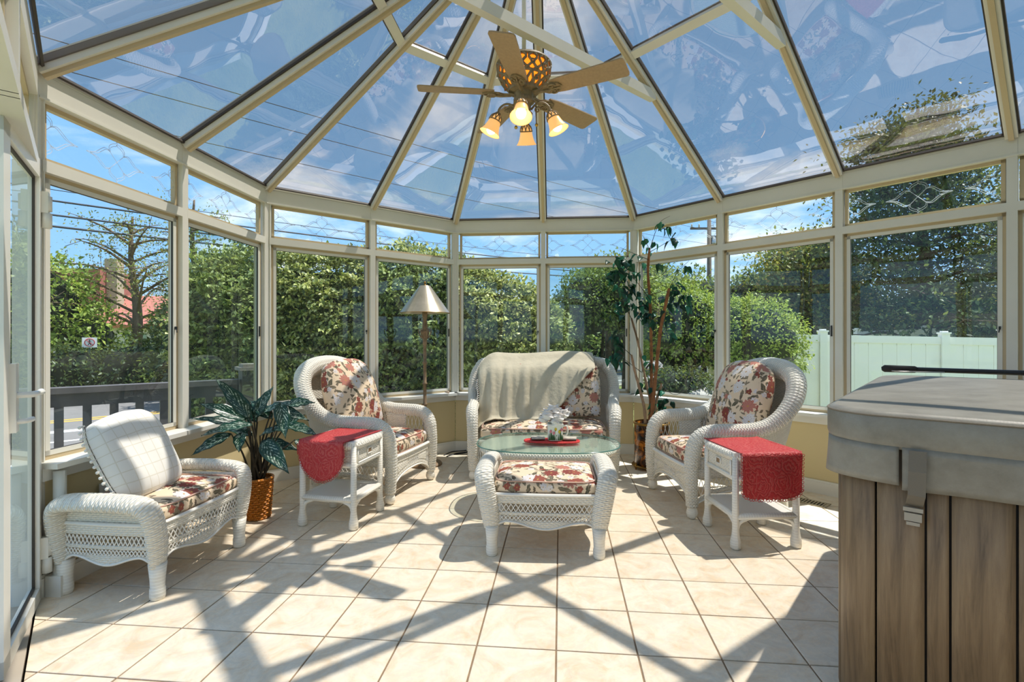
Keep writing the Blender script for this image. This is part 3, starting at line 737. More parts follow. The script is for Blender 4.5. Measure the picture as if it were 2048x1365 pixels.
for u in (u0, u1): m.bar(hd+dd*u+V3(0, 0, z0), hd+dd*u+V3(0, 0, z1), .014, .010, up=dn)
m.build('gasket', 'gasket', d, smooth=False)
m = M(); m.add(np.array([hd+dd*u0+V3(0, 0, z0), hd+dd*u1+V3(0, 0, z0), hd+dd*u1+V3(0, 0, z1), hd+dd*u0+V3(0, 0, z1)]), [(0, 1, 2, 3)]); m.build('pane', 'window_glass', d, smooth=False)
for z in (1.86, .22):
    o = M().bar(hd-dd*.02+dn*.03+V3(0, 0, z+.03), hd+dd*.02+dn*.03+V3(0, 0, z+.03), .035, .10).build('hinge', 'white_trim', d, smooth=False)
    m = M(); m.tube([hd+dn*.04-dd*.0+V3(0, 0, z-.09), hd+dn*.04+V3(0, 0, z-.02)], .02, 12); m.tube([hd+dn*.04+V3(0, 0, z-.01), hd+dn*.04+V3(0, 0, z+.06)], .02, 12); m.build('knuckle', 'white_trim', o)
hp = hd+dd*.60+V3(0, 0, 1.03)
m = M(); m.bar(hp+dn*.03+V3(0, 0, -.14), hp+dn*.03+V3(0, 0, .12), .05, .02, up=dn); hpl = m.build('handle_plate', 'white_lacquer', d, smooth=False)
m = M(); m.tube(spline([hp+dn*.03, hp+dn*.07, hp+dn*.085-dd*.03, hp+dn*.09-dd*.12], 12), [.012]*6+[.011, .010, .010, .011, .012, .013], 10); m.build('lever', 'white_lacquer', hpl)
m = M(); m.tube(spline([hp+dn*.03-V3(0, 0, .10), hp+dn*.06-V3(0, 0, .10), hp+dn*.075-dd*.05-V3(0, 0, .10)], 8), .010, 10); m.build('thumb_turn', 'white_lacquer', hpl)

h2 = V3(P[-1][0], P[-1][1], 0); d2_ = V3(*(-inward(P[-1], P[0])), 0)
d = thing('door_2', 'second white framed glass door folded open to the outside, left of the camera', 'door', kind='structure')
m = M(); n2_ = V3(-d2_[1], d2_[0], 0)
for z0, z1 in ((.012, .075), (2.0, 2.085)): m.bar(h2+V3(0, 0, (z0+z1)/2), h2+d2_*.9+V3(0, 0, (z0+z1)/2), .042, z1-z0)
for u in (.022, .85): m.bar(h2+d2_*u+V3(0, 0, .012), h2+d2_*u+V3(0, 0, 2.085), .044, .042, up=n2_)
m.build('leaf_frame', 'white_trim', d, smooth=False)
m = M(); m.add(np.array([h2+d2_*.04+V3(0, 0, .08), h2+d2_*.83+V3(0, 0, .08), h2+d2_*.83+V3(0, 0, 2.0), h2+d2_*.04+V3(0, 0, 2.0)]), [(0, 1, 2, 3)]); m.build('pane', 'window_glass', d, smooth=False)
m = M(); A = V3(P[1][0], P[1][1], -.065); B = V3(P[-1][0], P[-1][1], -.065); o_ = -inward(P[0], P[1])
m.bar(A+V3(o_[0], o_[1], 0)*.62, B+V3(o_[0], o_[1], 0)*.62, 1.22, .11)
tag(m.build('door_landing', 'concrete', smooth=False), 'pale concrete landing outside the glass doors', 'landing', kind='structure')
# left wall foot: half-round post on a plinth under the end of the sill, outlet plate
tn += 1; c = V3(-2.205, 2.475, 0)
t = thing('trim_%d' % tn, 'white half-round post on a plinth beside the door hinge', 'trim', c, kind='structure')
M().lathe([(.026, .09), (.026, .60)], (0, 0, 0), 16).build('shaft', 'white_trim', t)
m = M(); m.box((0, 0, .05), (.075, .075, .10)); m.build('plinth', 'white_trim', t, smooth=False)
t = thing('outlet_cover', 'white outlet cover on the left knee wall behind the wicker bench', 'outlet', (-2.24+.012, 2.78, .40))
m = M(); m.box((0, 0, 0), (.008, .075, .115)); m.build('plate', 'white_trim', t, smooth=False)
for z in (-.025, .025): M().box((.005, 0, z), (.004, .030, .026)).build('socket', 'white_lacquer', t, smooth=False)

# ------------------------------------------------------------------ wicker building blocks
def rib_tube(path, rad, pitch=.020, amp=.0042, n=20, flat=None):
    "woven roll: a tube with real ribs"
    L = plen(path); k = int(L/pitch)*4+1; pr = np.concatenate([np.asarray(path, float), np.asarray(rad, float)[:, None]], 1)
    pr = resample(pr, k); ph = np.arange(k) % 4
    r = pr[:, 3]+np.array([0, amp*.8, amp, amp*.8])[ph]-amp*.5
    return M().tube(pr[:, :3], r, n, True, flat)
def lattice(m, f, u0, u1, v0, v1, n, r=.0024):
    "crossing strands over the patch f(u, v)"
    w_ = (u1-u0)/n
    for i in range(-1, n+1):
        for s_ in (-1, 1):
            a = u0+(i+.5)*w_-s_*w_*.55; b = u0+(i+.5)*w_+s_*w_*.55
            t = np.linspace(0, 1, 4); uu = a+(b-a)*t; ok = (uu > u0-.3*w_) & (uu < u1+.3*w_)
            if ok.sum() < 2: continue
            q = [f(min(max(x, u0), u1), v0+(v1-v0)*y)+V3(0, 0, 0) for x, y in zip(uu[ok], t[ok])]
            m.tube(q, r, 5, False)
def patch(f, u0, u1, v0, v1, nu, nv):
    return np.array([[f(u0+(u1-u0)*i/nu, v0+(v1-v0)*j/nv) for i in range(nu+1)] for j in range(nv+1)])
def rounded_slab(w_, d_, h, r=.035, puff=.02, nx=22, ny=20, nz=6, ex=5.0, dip=0):
    "upholstered box with soft edges; returns M centred on its base"
    m = M()
    def f(a, b, c):                                  # cube surface -> softened
        x, y, z = a, b, c
        def soft(q, o1, o2): return q*(1-.045*(abs(o1)**ex+abs(o2)**ex)*.8)
        X = soft(x, y, z)*w_/2; Y = soft(y, x, z)*d_/2
        Z = z*(h/2)*(1-.30*max(abs(x), abs(y))**10)+(puff*(1-x*x)*(1-y*y)*np.sign(z) if abs(z) > .99 else 0)
        return (X, Y, Z+h/2)
    def side(fun, n1, n2):
        m.grid(np.array([[f(*fun(-1+2*i/n1, -1+2*j/n2)) for i in range(n1+1)] for j in range(n2+1)]))
    side(lambda a, b: (a, b, 1), nx, ny); side(lambda a, b: (-a, b, -1), nx, ny)
    side(lambda a, b: (a, -1, b), nx, nz); side(lambda a, b: (-a, 1, b), nx, nz)
    side(lambda a, b: (1, a, b), ny, nz); side(lambda a, b: (-1, -a, b), ny, nz)
    return m
def weld(o, d=.0005):
    me = o.data; import bmesh
    bm = bmesh.new(); bm.from_mesh(me); bmesh.ops.remove_doubles(bm, verts=bm.verts, dist=d); bm.to_mesh(me); bm.free(); return o

# ------------------------------------------------------------------ wicker ottoman (front = -y)
def make_ottoman(name, label, loc, rz, group):
    t = thing(name, label, 'ottoman', loc, rz, group)
    for s_ in (-1, 1):
        pts = [(.305, .245, .16), (.318, .255, .26), (.336, .255, .36), (.352, .235, .435), (.36, .17, .462), (.362, 0, .468), (.36, -.17, .462), (.352, -.235, .435), (.336, -.255, .36), (.318, -.255, .26), (.305, -.245, .16)]
        pp = spline([(s_*x, y, z) for x, y, z in pts], 60)
        k = np.linspace(-1, 1, 60); rr = .036-.008*np.abs(k)**6
        # band is wider than thick: build in local frame with a flattened section
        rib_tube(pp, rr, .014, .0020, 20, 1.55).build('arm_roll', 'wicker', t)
    for sx_ in (-1, 1):
        for sy_ in (-1, 1):
            m = M(); m.lathe([(.030, 0), (.034, .012), (.034, .05), (.031, .055), (.033, .10), (.040, .17)], (sx_*.305, sy_*.245, 0), 18)
            m.build('leg', 'wicker_wrap', t)
    def zb(q): return .178-.020*math.cos(PI*min(1, abs(q)*1.4)) if abs(q) < .714 else .198-.040*((abs(q)-.714)/.286)**1.5
    solid = M(); lat = M()
    def panel(f):                                     # f(u in -1..1, z)
        solid.grid(patch(lambda u, v: f(u, v), -1, 1, .298, .352, 40, 4), .012)
        solid.grid(patch(lambda u, v: f(u, v), -1, 1, .232, .254, 40, 2), .010)
        solid.grid(patch(lambda u, v: f(u, zb(u)+max(.012, .206-zb(u))*v), -1, 1, 0, 1, 48, 4), .012)
        lattice(lat, f, -1, 1, .252, .300, 22, .0030); lattice(lat, f, -1, 1, .204, .234, 26, .0028)
        m_ = [f(u, zb(u)) for u in np.linspace(-1, 1, 50)]; lat.tube(m_, .006, 6)
        lat.tube([f(u, .352) for u in np.linspace(-1, 1, 20)], .010, 8)
    for s_ in (-1, 1):
        panel(lambda u, z: V3(u*.305*(-s_ if s_ > 0 else 1), s_*(.250+.012*(1-u*u)), z))
        panel(lambda u, z: V3(s_*(.322+.01*(1-u*u)), u*.245*s_, z))
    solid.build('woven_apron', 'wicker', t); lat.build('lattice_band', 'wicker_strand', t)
    # inner end panels below the rolls
    for s_ in (-1, 1): M().grid(patch(lambda u, v: V3(s_*.315, u*.24, v), -1, 1, .34, .44, 16, 5), .008).build('end_panel', 'wicker', t)
    c = weld(rounded_slab(.60, .50, .085, puff=.02).xf(np.eye(3), (0, 0, .345)).build('cushion', 'floral', t, boxuv=True))
    m = M()
    for z, q in ((.352, .985), (.424, .985)):
        a = np.linspace(0, 2*PI, 61); ring = np.array([(.292*np.sign(math.cos(x))*abs(math.cos(x))**.28, .242*np.sign(math.sin(x))*abs(math.sin(x))**.28, z) for x in a]); m.tube(ring, .0045, 5, False)
    m.build('piping', 'piping', c)
    return t
g_ot = 'wicker ottomans with flowered cushions'
F_ = fl(983.5, 1110); G_ = fl(1198.6, 1117); e_ = unit(G_-F_); ang = math.atan2(e_[1], e_[0]); cen = (F_+G_)/2+V3(-e_[1], e_[0], 0)*.245
ott = make_ottoman('wicker_ottoman', 'white wicker ottoman in the middle of the floor, in front of the glass-topped table', cen, ang, g_ot)
F_ = V3(-1.706, 2.419, 0); G_ = V3(-1.64, 3.045, 0); e_ = unit(G_-F_); ang2 = math.atan2(e_[1], e_[0]); cen2 = (F_+G_)/2+V3(-e_[1], e_[0], 0)*.235
ott2 = dup(ott, cen2, ang2, 'white wicker ottoman by the left window with a white pillow leaning on it')

# ------------------------------------------------------------------ wicker armchair and loveseat (front = -y)
def make_seat(name, label, cat, loc, rz, ext, group=None):
    "ext = extra half width beyond the armchair"
    t = thing(name, label, cat, loc, rz, group)
    X = lambda x: x+math.copysign(ext, x) if abs(x) > .2 else x*(1+ext/.2)
    half = [(-.345, -.375, .085), (-.350, -.385, .25), (-.352, -.38, .42), (-.358, -.350, .535), (-.372, -.27, .592), (-.385, -.12, .60), (-.395, .03, .605), (-.415, .15, .64), (-.43, .25, .72), (-.415, .335, .83), (-.345, .395, .94), (-.20, .43, 1.00)]
    if ext: half = half[:9]+[(-.425, .31, .83), (-.385, .37, .93), (-.28, .41, .99)]
    full = [(X(x), y, z) for x, y, z in half]+[(0, .44, 1.015 if not ext else 1.0)]+[(-X(x), y, z) for x, y, z in half[::-1]]
    pp = spline(full, 200); s_ = np.linspace(-1, 1, 200); a_ = np.abs(s_)
    rr = np.where(a_ > .78, .050-.010*((a_-.78)/.22), np.where(a_ > .45, .052, .052+(.45-a_)/.45*(.026 if not ext else .016)))
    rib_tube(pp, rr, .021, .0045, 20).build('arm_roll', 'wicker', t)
    for sx_ in (-1, 1):
        M().lathe([(.012, 0), (.032, .012), (.040, .04), (.034, .068), (.022, .08), (.030, .10)], (sx_*(.345+ext), -.375, 0), 16).build('leg', 'wicker_wrap', t)
        M().lathe([(.022, 0), (.030, .01), (.034, .04), (.026, .20), (.026, .45)], (sx_*(.30+ext), .33, 0), 14).build('leg', 'wicker_wrap', t)
    W_ = .34+ext; solid = M(); lat = M()
    # front apron with scalloped foot and lattice side windows
    def zb(u): return .235-.11*abs(u)**2.6 if True else 0
    ff = lambda u, z: V3(u*W_, -.375-.012*(1-u*u), z)
    solid.grid(patch(ff, -1, 1, .275, .335, 36, 3), .012)
    solid.grid(patch(lambda u, v: ff(u, zb(u)-.03+.035*v), -1, 1, 0, 1, 36, 2), .012)
    nw = max(2, int(round(2*W_/.34)))
    for i in range(nw):
        u0 = -1+2*i/nw; u1 = u0+2/nw; um = (u0+u1)/2; q = (u1-u0)*.22
        solid.grid(patch(lambda u, v: ff(u, zb(u)+(.278-zb(u))*v), um-q, um+q, 0, 1, 8, 4), .010)
        for a0, a1 in ((u0, um-q), (um+q, u1)):
            lattice(lat, lambda u, v: ff(u, zb(u)+(.278-zb(u))*v), a0, a1, 0, 1, 5)
    lat.tube([ff(u, .338) for u in np.linspace(-1, 1, 24)], .014, 8)
    lat.tube([ff(u, zb(u)-.03) for u in np.linspace(-1, 1, 40)], .007, 6)
    # sides: skirt and arm panels
    for sx_ in (-1, 1):
        fs = lambda u, z: V3(sx_*(W_+.008+.012*(1-u*u)), -.35+(u+1)/2*.66, z)
        zs = lambda u: .215-.09*abs(u)**2.4
        solid.grid(patch(fs, -1, 1, .275, .345, 30, 3), .010)
        solid.grid(patch(lambda u, v: fs(u, zs(u)-.03+.035*v), -1, 1, 0, 1, 30, 2), .010)
        lattice(lat, lambda u, v: fs(u, zs(u)+(.278-zs(u))*v), -1, 1, 0, 1, 18)
        lat.tube([fs(u, zs(u)-.03) for u in np.linspace(-1, 1, 30)], .007, 6)
        solid.grid(patch(fs, -1, -.9, .34, .56, 3, 6), .010)
        solid.grid(patch(fs, -.35, .25, .34, .575, 10, 6), .010)
        solid.grid(patch(fs, -.9, -.35, .34, .42, 8, 3), .010); solid.grid(patch(fs, .25, 1, .34, .44, 8, 3), .010)
        lattice(lat, fs, -.9, -.35, .42, .57, 5); lattice(lat, fs, .25, 1, .44, .60, 7)
    # back shell under the arch
    k0, k1 = int(200*.235), int(200*.765); arch = pp[k0:k1]
    arch = resample(arch, 50); bx = np.linspace(-1, 1, 50)
    basec = np.stack([bx*(.33+ext), .18+.17*(1-np.abs(bx)**3), np.full(50, .26)], 1)
    G = np.array([arch*(v)+basec*(1-v)+np.array([0, .03*math.sin(PI*v), 0]) for v in np.linspace(0, 1, 14)])
    solid.grid(G, .012)
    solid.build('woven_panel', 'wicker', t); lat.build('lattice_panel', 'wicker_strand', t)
    # cushions
    d_ = .60
    c = weld(rounded_slab(2*W_-.085, d_, .125, puff=.028, nx=30).xf(np.eye(3), (0, -.075, .335)).build('seat_cushion', 'floral', t, boxuv=True))
    a = np.linspace(0, 2*PI, 81); hw = W_-.055
    for_ = M()
    for z in (.348, .448): for_.tube(np.array([(hw*np.sign(math.cos(x))*abs(math.cos(x))**.25, -.075+.29*np.sign(math.sin(x))*abs(math.sin(x))**.25, z) for x in a]), .0045, 5, False)
    for_.build('piping', 'piping', c)
    nb = 1 if not ext else 2; bw = (2*W_-(.10 if ext else .03))/nb
    for i in range(nb):
        hB = .60 if not ext else .52
        m = rounded_slab(bw*.99, hB, .13, puff=.055 if ext else .08, nx=24, ny=24)
        # round the upper corners
        def shp(q):
            q = q.copy(); v = (q[:, 1]/hB+.5).clip(0, 1); k = 1-.20*(1 if not ext else .12)*np.clip((v-.45)/.55, 0, 1)**2.2
            q[:, 1] -= (.075 if not ext else .02)*np.clip((v-.5)/.5, 0, 1)*(np.abs(q[:, 0])/(bw/2))**4; q[:, 0] *= k; return q
        m.v = [shp(q) for q in m.v]
        m.xf(rotx(math.radians(90-17)))
        xo = 0 if nb == 1 else (-.5+i)*bw
        m.xf(np.eye(3), (xo, .235 if ext else .250, .455+hB/2))
        weld(m.build('back_cushion', 'floral', t, boxuv=True))
    return t
a_ = fl(783, 1008); b_ = fl(859, 961); e_ = unit(b_-a_); ang = math.atan2(e_[1], e_[0])       # near foot to far foot
mid = (a_+b_)/2; back = V3(-e_[1], e_[0], 0)
chair = make_seat('wicker_armchair', 'white wicker armchair with flowered cushions beside the floor lamp, left of the loveseat', 'armchair', mid+back*.375, ang, 0, 'wicker armchairs with flowered cushions')
a_ = fl(1306, 979); b_ = fl(1383, 1037); e_ = unit(b_-a_); angr = math.atan2(e_[1], e_[0]); mid = (a_+b_)/2; back = V3(-e_[1], e_[0], 0)
chair2 = dup(chair, mid+back*.375, angr, 'white wicker armchair with flowered cushions beside the ficus, right of the loveseat')
rl = math.radians(-3.5); lf = V3(-.339, 4.45, 0); ex_ = V3(math.cos(rl), math.sin(rl), 0); ey_ = V3(-ex_[1], ex_[0], 0); EXT = .265
lov_c = lf+ex_*(.345+EXT)+ey_*.375
love = make_seat('wicker_loveseat', 'white wicker loveseat with flowered cushions in front of the back windows', 'loveseat', lov_c, rl, EXT)

# fleece throw over the loveseat
def throw():
    prof = [(.50, .62), (.53, .80), (.535, .97), (.50, 1.06), (.44, 1.090), (.36, 1.070), (.28, 1.02), (.20, .985), (.135, .95), (.085, .88), (.045, .78), (.010, .68), (-.020, .60), (-.045, .54), (-.075, .50), (-.15, .492)]
    pr = spline([(y, z, 0) for y, z in prof], 80)[:, :2]; L = np.concatenate([[0], np.cumsum(np.linalg.norm(np.diff(pr, axis=0), axis=1))])
    nu, nv = 70, 60; xs = np.linspace(-.655, .50, nu); G = np.zeros((nv, nu, 3))
    for i, x in enumerate(xs):
        f = (x+.655)/1.155
        end = L[-1]-.02 if x < .02 else L[-1]-.02-(x-.02)*1.18
        end = min(end, L[-1]-.02+.03*math.sin(x*9)); st = .10+.12*f
        for j in range(nv):
            s_ = st+(end-st)*j/(nv-1); y = np.interp(s_, L, pr[:, 0]); z = np.interp(s_, L, pr[:, 1])
            k = max(0, min(1, (s_-.62)/.4)); shoulder = max(0, abs(x)-.46)/.2
            z -= .14*shoulder**2*(1-k*.2); xx = x
            fold = (.016*math.sin(x*38+2.2*k)+.010*math.sin(x*71+1.3))*k*(1.0 if x < -.1 else .35)
            y -= fold+.012*math.sin(x*5+j*.1)*k
            if x < -.25: xx = x+.05*k*(-.25-x)/.4
            G[j, i] = (xx, y-.012, z+.012*math.sin(x*6.5))
    t = thing('throw_blanket', 'grey beige fleece throw draped over the left two thirds of the loveseat', 'blanket', lov_c, rl)
    weld(M().grid(G, .008).build('fleece', 'throw_fleece', t))
    m = M()
    for j in range(34, nv, 1):
        b = G[j, 0]; m.tube([b, b+V3(-.018, -.012, -.012), b+V3(-.022+.008*math.sin(j), -.016, -.045)], .0035, 5)
    m.build('fringe', 'cotton_fringe', t)
throw()

# white pillow with tasselled edge, leaning back against the window on the left ottoman
def pillow():
    t = thing('throw_pillow', 'white checked cotton pillow with a tasselled edge leaning on the ottoman by the left window', 'pillow', (cen2[0], cen2[1], .0), ang2)
    m = M(); n = 30; W2, H2 = .235, .235
    top, bot = np.zeros((n+1, n+1, 3)), np.zeros((n+1, n+1, 3))
    for i in range(n+1):
        for j in range(n+1):
            u, v = -1+2*i/n, -1+2*j/n
            th = .082*((1-u**4)*(1-v**4))**.42*(1+.05*math.sin(u*7+v*3))+.002
            px_ = u*W2*(1-.13*v**4); py_ = v*H2*(1-.12*u**4)+.012*math.sin(u*2.6+.6)*(v > 0)*v
            top[j, i] = (px_, py_, th); bot[j, n-i] = (px_, py_, -th*.7)
    m.grid(top); m.grid(bot)
    R = rotx(math.radians(90-28)); T = V3(-.075, .085, .425+.205)
    R = R @ np.eye(3); RR = rotz(math.radians(6)) @ R
    m.xf(RR, T); weld(m.build('pillow_case', 'pillow_cotton', t))
    fr = M()
    for q in np.linspace(-1, 1, 15):
        for b, o in (((-W2*.99, q*H2, 0), (-1, 0)), ((q*W2, -H2*.99, 0), (0, -1))):
            b = V3(b[0]*(1-.13*(b[1]/H2)**4), b[1]*(1-.12*min(1, abs(b[0])/W2)**4), 0); o3 = V3(o[0], o[1], 0)
            p0 = RR @ b+T; p1 = RR @ (b+o3*.014)+T; p2 = RR @ (b+o3*.028)+T+V3(0, 0, -.004)
            if o[1] < 0: p2 = RR @ (b+o3*.012+V3(0, 0, .022))+T
            fr.tube([p0, p1, p2], .0030, 5); fr.sphere(p2, .0085, 8)
    fr.tube([RR @ V3(-W2*1.03*(1-.13*q**4), q*H2*.9, 0)+T for q in np.linspace(-1, 1, 15)], .003, 5)
    fr.build('tassel_edge', 'cotton_fringe', t)
pillow()

# ------------------------------------------------------------------ wicker end tables with red lace runners (drawer = -y)
def make_end_table(name, label, loc, rz, group):
    t = thing(name, label, 'table', loc, rz, group); h = .57; q = .185
    for sx_ in (-1, 1):
        for sy_ in (-1, 1):
            m = M(); m.lathe([(.020, 0), (.031, .008), (.031, .045), (.024, .075), (.019, .12), (.020, .18), (.019, h-.03)], (sx_*q, sy_*q, 0), 14); m.build('leg', 'wicker_wrap', t)
    m = M(); m.box((0, 0, h-.012), (.40, .40, .022)); m.build('table_top', 'white_lacquer', t, smooth=False)
    a = np.linspace(0, 2*PI, 65); ring = np.array([(.198*np.sign(math.cos(x))*abs(math.cos(x))**.34, .198*np.sign(math.sin(x))*abs(math.sin(x))**.34, h-.027) for x in a])
    rib_tube(ring, np.full(65, .026), .014, .0018, 12).build('rim_roll', 'wicker', t)
    m = M(); lat = M()
    for sx_ in (-1, 1): m.grid(patch(lambda u, v: V3(sx_*q, u*q*sx_, v), -1, 1, .425, h-.04, 8, 4), .010)
    m.grid(patch(lambda u, v: V3(-u*q, q, v), -1, 1, .425, h-.04, 8, 4), .010)
    m.build('side_panel', 'wicker', t)
    m = M(); m.grid(patch(lambda u, v: V3(u*.155, -q-.012, v), -1, 1, .428, .526, 8, 4), .014); dw = m.build('drawer', 'wicker', t)
    m = M()
    for a_, b_ in (((-.155, .428), (.155, .428)), ((-.155, .526), (.155, .526)), ((-.155, .428), (-.155, .526)), ((.155, .428), (.155, .526))): m.tube([V3(a_[0], -q-.014, a_[1]), V3(b_[0], -q-.014, b_[1])], .006, 6)
    for a_, b_ in (((-.028, .462), (.028, .462)), ((-.028, .498), (.028, .498)), ((-.028, .462), (-.028, .498)), ((.028, .462), (.028, .498))): m.tube([V3(a_[0], -q-.016, a_[1]), V3(b_[0], -q-.016, b_[1])], .005, 6)
    m.build('drawer_rim', 'wicker_strand', dw)
    m = M(); m.box((0, -q-.014, .480), (.052, .006, .032)); m.build('pull_opening', 'lamp_pole', dw, smooth=False)
    for z in (.415, .19):
        for a_, b_ in (((-q, -q), (q, -q)), ((q, -q), (q, q)), ((q, q), (-q, q)), ((-q, q), (-q, -q))):
            M().tube([V3(*a_, z), V3(*b_, z)], .017 if z > .3 else .02, 10).build('stretcher', 'wicker_wrap', t)
    m = M(); m.box((0, 0, .198), (.35, .35, .012)); m.build('lower_shelf', 'white_lacquer', t, smooth=False)
    m = M()
    for sx_ in (-1, 1):
        for sy_ in (-1, 1):
            m = M()
            for d1 in ((0, 1), (1, 0)):
                p0 = V3(sx_*(q-d1[0]*.075), sy_*(q-d1[1]*.075), .178); pm = V3(sx_*(q-d1[0]*.02), sy_*(q-d1[1]*.02), .150); p1 = V3(sx_*(q-d1[0]*.005), sy_*(q-d1[1]*.005), .085)
                m.tube(spline([p0, pm, p1], 8), .012, 8)
            m.build('corner_brace', 'wicker_wrap', t)
    return t
def runner(label, loc, rz, width, hang, rnd, name='table_runner'):
    "cloth over the table, hanging over the -y edge"
    t = thing(name, label, 'table runner', loc, rz, 'red lace runners')
    nu, nv = 96, 46; us = np.linspace(-1, 1, nu+1); G = np.zeros((nv+1, nu+1, 3)); edge = []
    zt = .5775; y_b = .215; yf = -.222
    for i, u in enumerate(us):
        L = hang-rnd*(1-math.sqrt(max(0, 1-abs(u)**(2 if rnd > .08 else 4))))
        L += .006*abs(math.sin(u*PI*7.5))
        x = u*width/2
        tot = (y_b-yf)+.03+L
        for j in range(nv+1):
            s_ = tot*j/nv; y = y_b-s_
            if y > yf: z = zt+.0015*math.sin(x*40+s_*20)
            else:
                o = s_-(y_b-yf)
                if o < .03: a = o/.03*PI/2; y = yf-.019*math.sin(a); z = zt-.019*(1-math.cos(a))
                else: z = zt-.019-(o-.03); y = yf-.019-.006*math.sin(x*22+1)*min(1, (o-.03)/.1)
            G[j, i] = (x, y, z)
        edge.append(G[nv, i])
    weld(M().grid(G, -.003).build('cloth', 'red_lace', t), .0002)
    m = M(); edge = resample(np.array(edge), 2+int(plen(edge)/.019)); 
    for k, p in enumerate(edge):
        a = np.linspace(0, 2*PI, 9); m.tube(np.array([(p[0]+.008*math.cos(x), p[1], p[2]-.004+.008*math.sin(x)) for x in a]), .0019, 4, False)
    m.build('scalloped_edge', 'red_lace', t)['kind'] = 'stuff'
    for sx_ in (-1, 1):
        m = M()
        for y in np.linspace(y_b, yf, 24):
            a = np.linspace(0, 2*PI, 8); m.tube(np.array([(sx_*width/2+.007*math.cos(x), y+.007*math.sin(x), zt) for x in a]), .0018, 4, False)
        col_ = G[:, 0 if sx_ < 0 else nu]; col_ = col_[col_[:, 2] < zt-.02]
        if len(col_) > 1:
            for p in resample(col_, 10): a = np.linspace(0, 2*PI, 9); m.tube(np.array([(p[0]+sx_*.004+.008*math.cos(x), p[1], p[2]+.008*math.sin(x)) for x in a]), .0019, 4, False)
        m.build('scalloped_edge', 'red_lace', t)['kind'] = 'stuff'
    return t
A1, B1, C1 = fl(601, 1051.6), fl(705, 1065), fl(764, 1022)
cen = (A1+C1)/2; e_ = unit(C1-B1); ang = math.atan2(e_[1], e_[0])            # drawer side B->C
tb = make_end_table('wicker_end_table', 'white wicker end table with drawer beside the left armchair', cen, ang, 'white wicker end tables')
runner('red lace runner with a rounded end on the left end table', cen, math.atan2((B1-A1)[1], (B1-A1)[0]), .335, .235, .17)
A2, B2, C2, D2 = fl(1474, 1103), fl(1411.6, 1051), fl(1597.5, 1097), fl(1519, 1046)
cen = (A2+B2+C2+D2)/4; e_ = unit(A2-B2); ang = math.atan2(e_[1], e_[0])
tb2 = dup(tb, cen, ang, 'white wicker end table with drawer beside the right armchair, near the hot tub')
runner('red lace runner hanging over the right end table near the hot tub', cen, math.atan2((C2-A2)[1], (C2-A2)[0]), .37, .25, .05)

# ------------------------------------------------------------------ oval coffee table
ct_c = V3(.27, 3.83, 0)
t = thing('coffee_table', 'oval white wicker coffee table with a glass top in front of the loveseat', 'table', ct_c, rl)
def oval(a, b, n, p=2.6, z=0):
    q = np.linspace(0, 2*PI, n+1); return np.array([(a*np.sign(math.cos(x))*abs(math.cos(x))**(2/p), b*np.sign(math.sin(x))*abs(math.sin(x))**(2/p), z) for x in q])
def oval_disc(m, a, b, z0, z1, n=64, bev=.003):
    r = [oval(a-bev, b-bev, n, z=z0), oval(a, b, n, z=z0+bev), oval(a, b, n, z=z1-bev), oval(a-bev, b-bev, n, z=z1)]
    m.grid(np.array(r)); o = oval(a-bev, b-bev, n, z=z1)[:-1]; m.add(o, [tuple(range(n))]); o = oval(a-bev, b-bev, n, z=z0)[:-1]; m.add(o, [tuple(range(n-1, -1, -1))])
m = M(); oval_disc(m, .53, .37, .452, .460); gt = m.build('glass_top', 'table_glass', t, angle=40)
m = M(); m.tube(oval(.531, .371, 64, z=.456), .0042, 6, False); m.build('glass_edge', 'glass_edge', gt)
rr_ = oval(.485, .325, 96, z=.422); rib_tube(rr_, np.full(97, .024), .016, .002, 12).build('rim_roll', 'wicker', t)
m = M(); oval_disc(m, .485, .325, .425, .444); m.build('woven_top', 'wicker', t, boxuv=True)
m = M(); lat = M()
def tp(u, z): 
    k = .97-.10*(.40-z)/.40*1.0; q = u*2*PI; return V3(.49*k*np.sign(math.cos(q))*abs(math.cos(q))**.77, .33*k*np.sign(math.sin(q))*abs(math.sin(q))**.77, z)
m.grid(patch(tp, 0, 1, .33, .405, 90, 3), -.010)
zf = lambda u: .13+.045*math.sin(u*2*PI*4)**2
m.grid(patch(lambda u, v: tp(u, zf(u)+.10*v), 0, 1, 0, 1, 90, 3), -.010)
lattice(lat, tp, 0, 1, .215, .335, 64, .0032)
lat.tube([tp(u, zf(u)) for u in np.linspace(0, 1, 90)], .008, 6)
m.build('woven_skirt', 'wicker', t); lat.build('lattice_band', 'wicker_strand', t)
for q in (.125, .375, .625, .875):
    p = tp(q, .2); M().lathe([(.022, 0), (.034, .012), (.036, .05), (.030, .08), (.026, .25)], (p[0], p[1], 0), 14).build('leg', 'wicker_wrap', t)

zt = .4612
mt = lambda x, y: ct_c+rotz(rl) @ V3(x, y, 0)
q = mt(.03, .0); t = thing('crocheted_mat', 'red crocheted mat under the flower mug on the coffee table', 'mat', (q[0], q[1], zt), rl)
m = M(); oval_disc(m, .205, .072, 0, .010, 48); m.build('pad', 'red_crochet', t, boxuv=True)
rib_tube(oval(.203, .070, 72, z=.007), np.full(73, .008), .012, .0022, 8).build('crocheted_edge', 'red_crochet', t)
for x, y, lab, a in ((-.105, .012, 'pale square coaster stack left of the flower mug', .1), (.135, .005, 'pale square coaster stack right of the flower mug', -.08)):
    q = mt(.03+x, y); t = thing('coaster_stack', lab, 'coaster', (q[0], q[1], zt+.0165), rl+a, 'coaster stacks on the red mat')
    m = M(); m.box((0, 0, .004), (.10, .085, .008)); m.build('lower_coaster', 'coaster_edge', t, smooth=False)
    m = M(); m.box((.002, .002, .012), (.098, .083, .008)); m.build('upper_coaster', 'coaster', t, smooth=False)
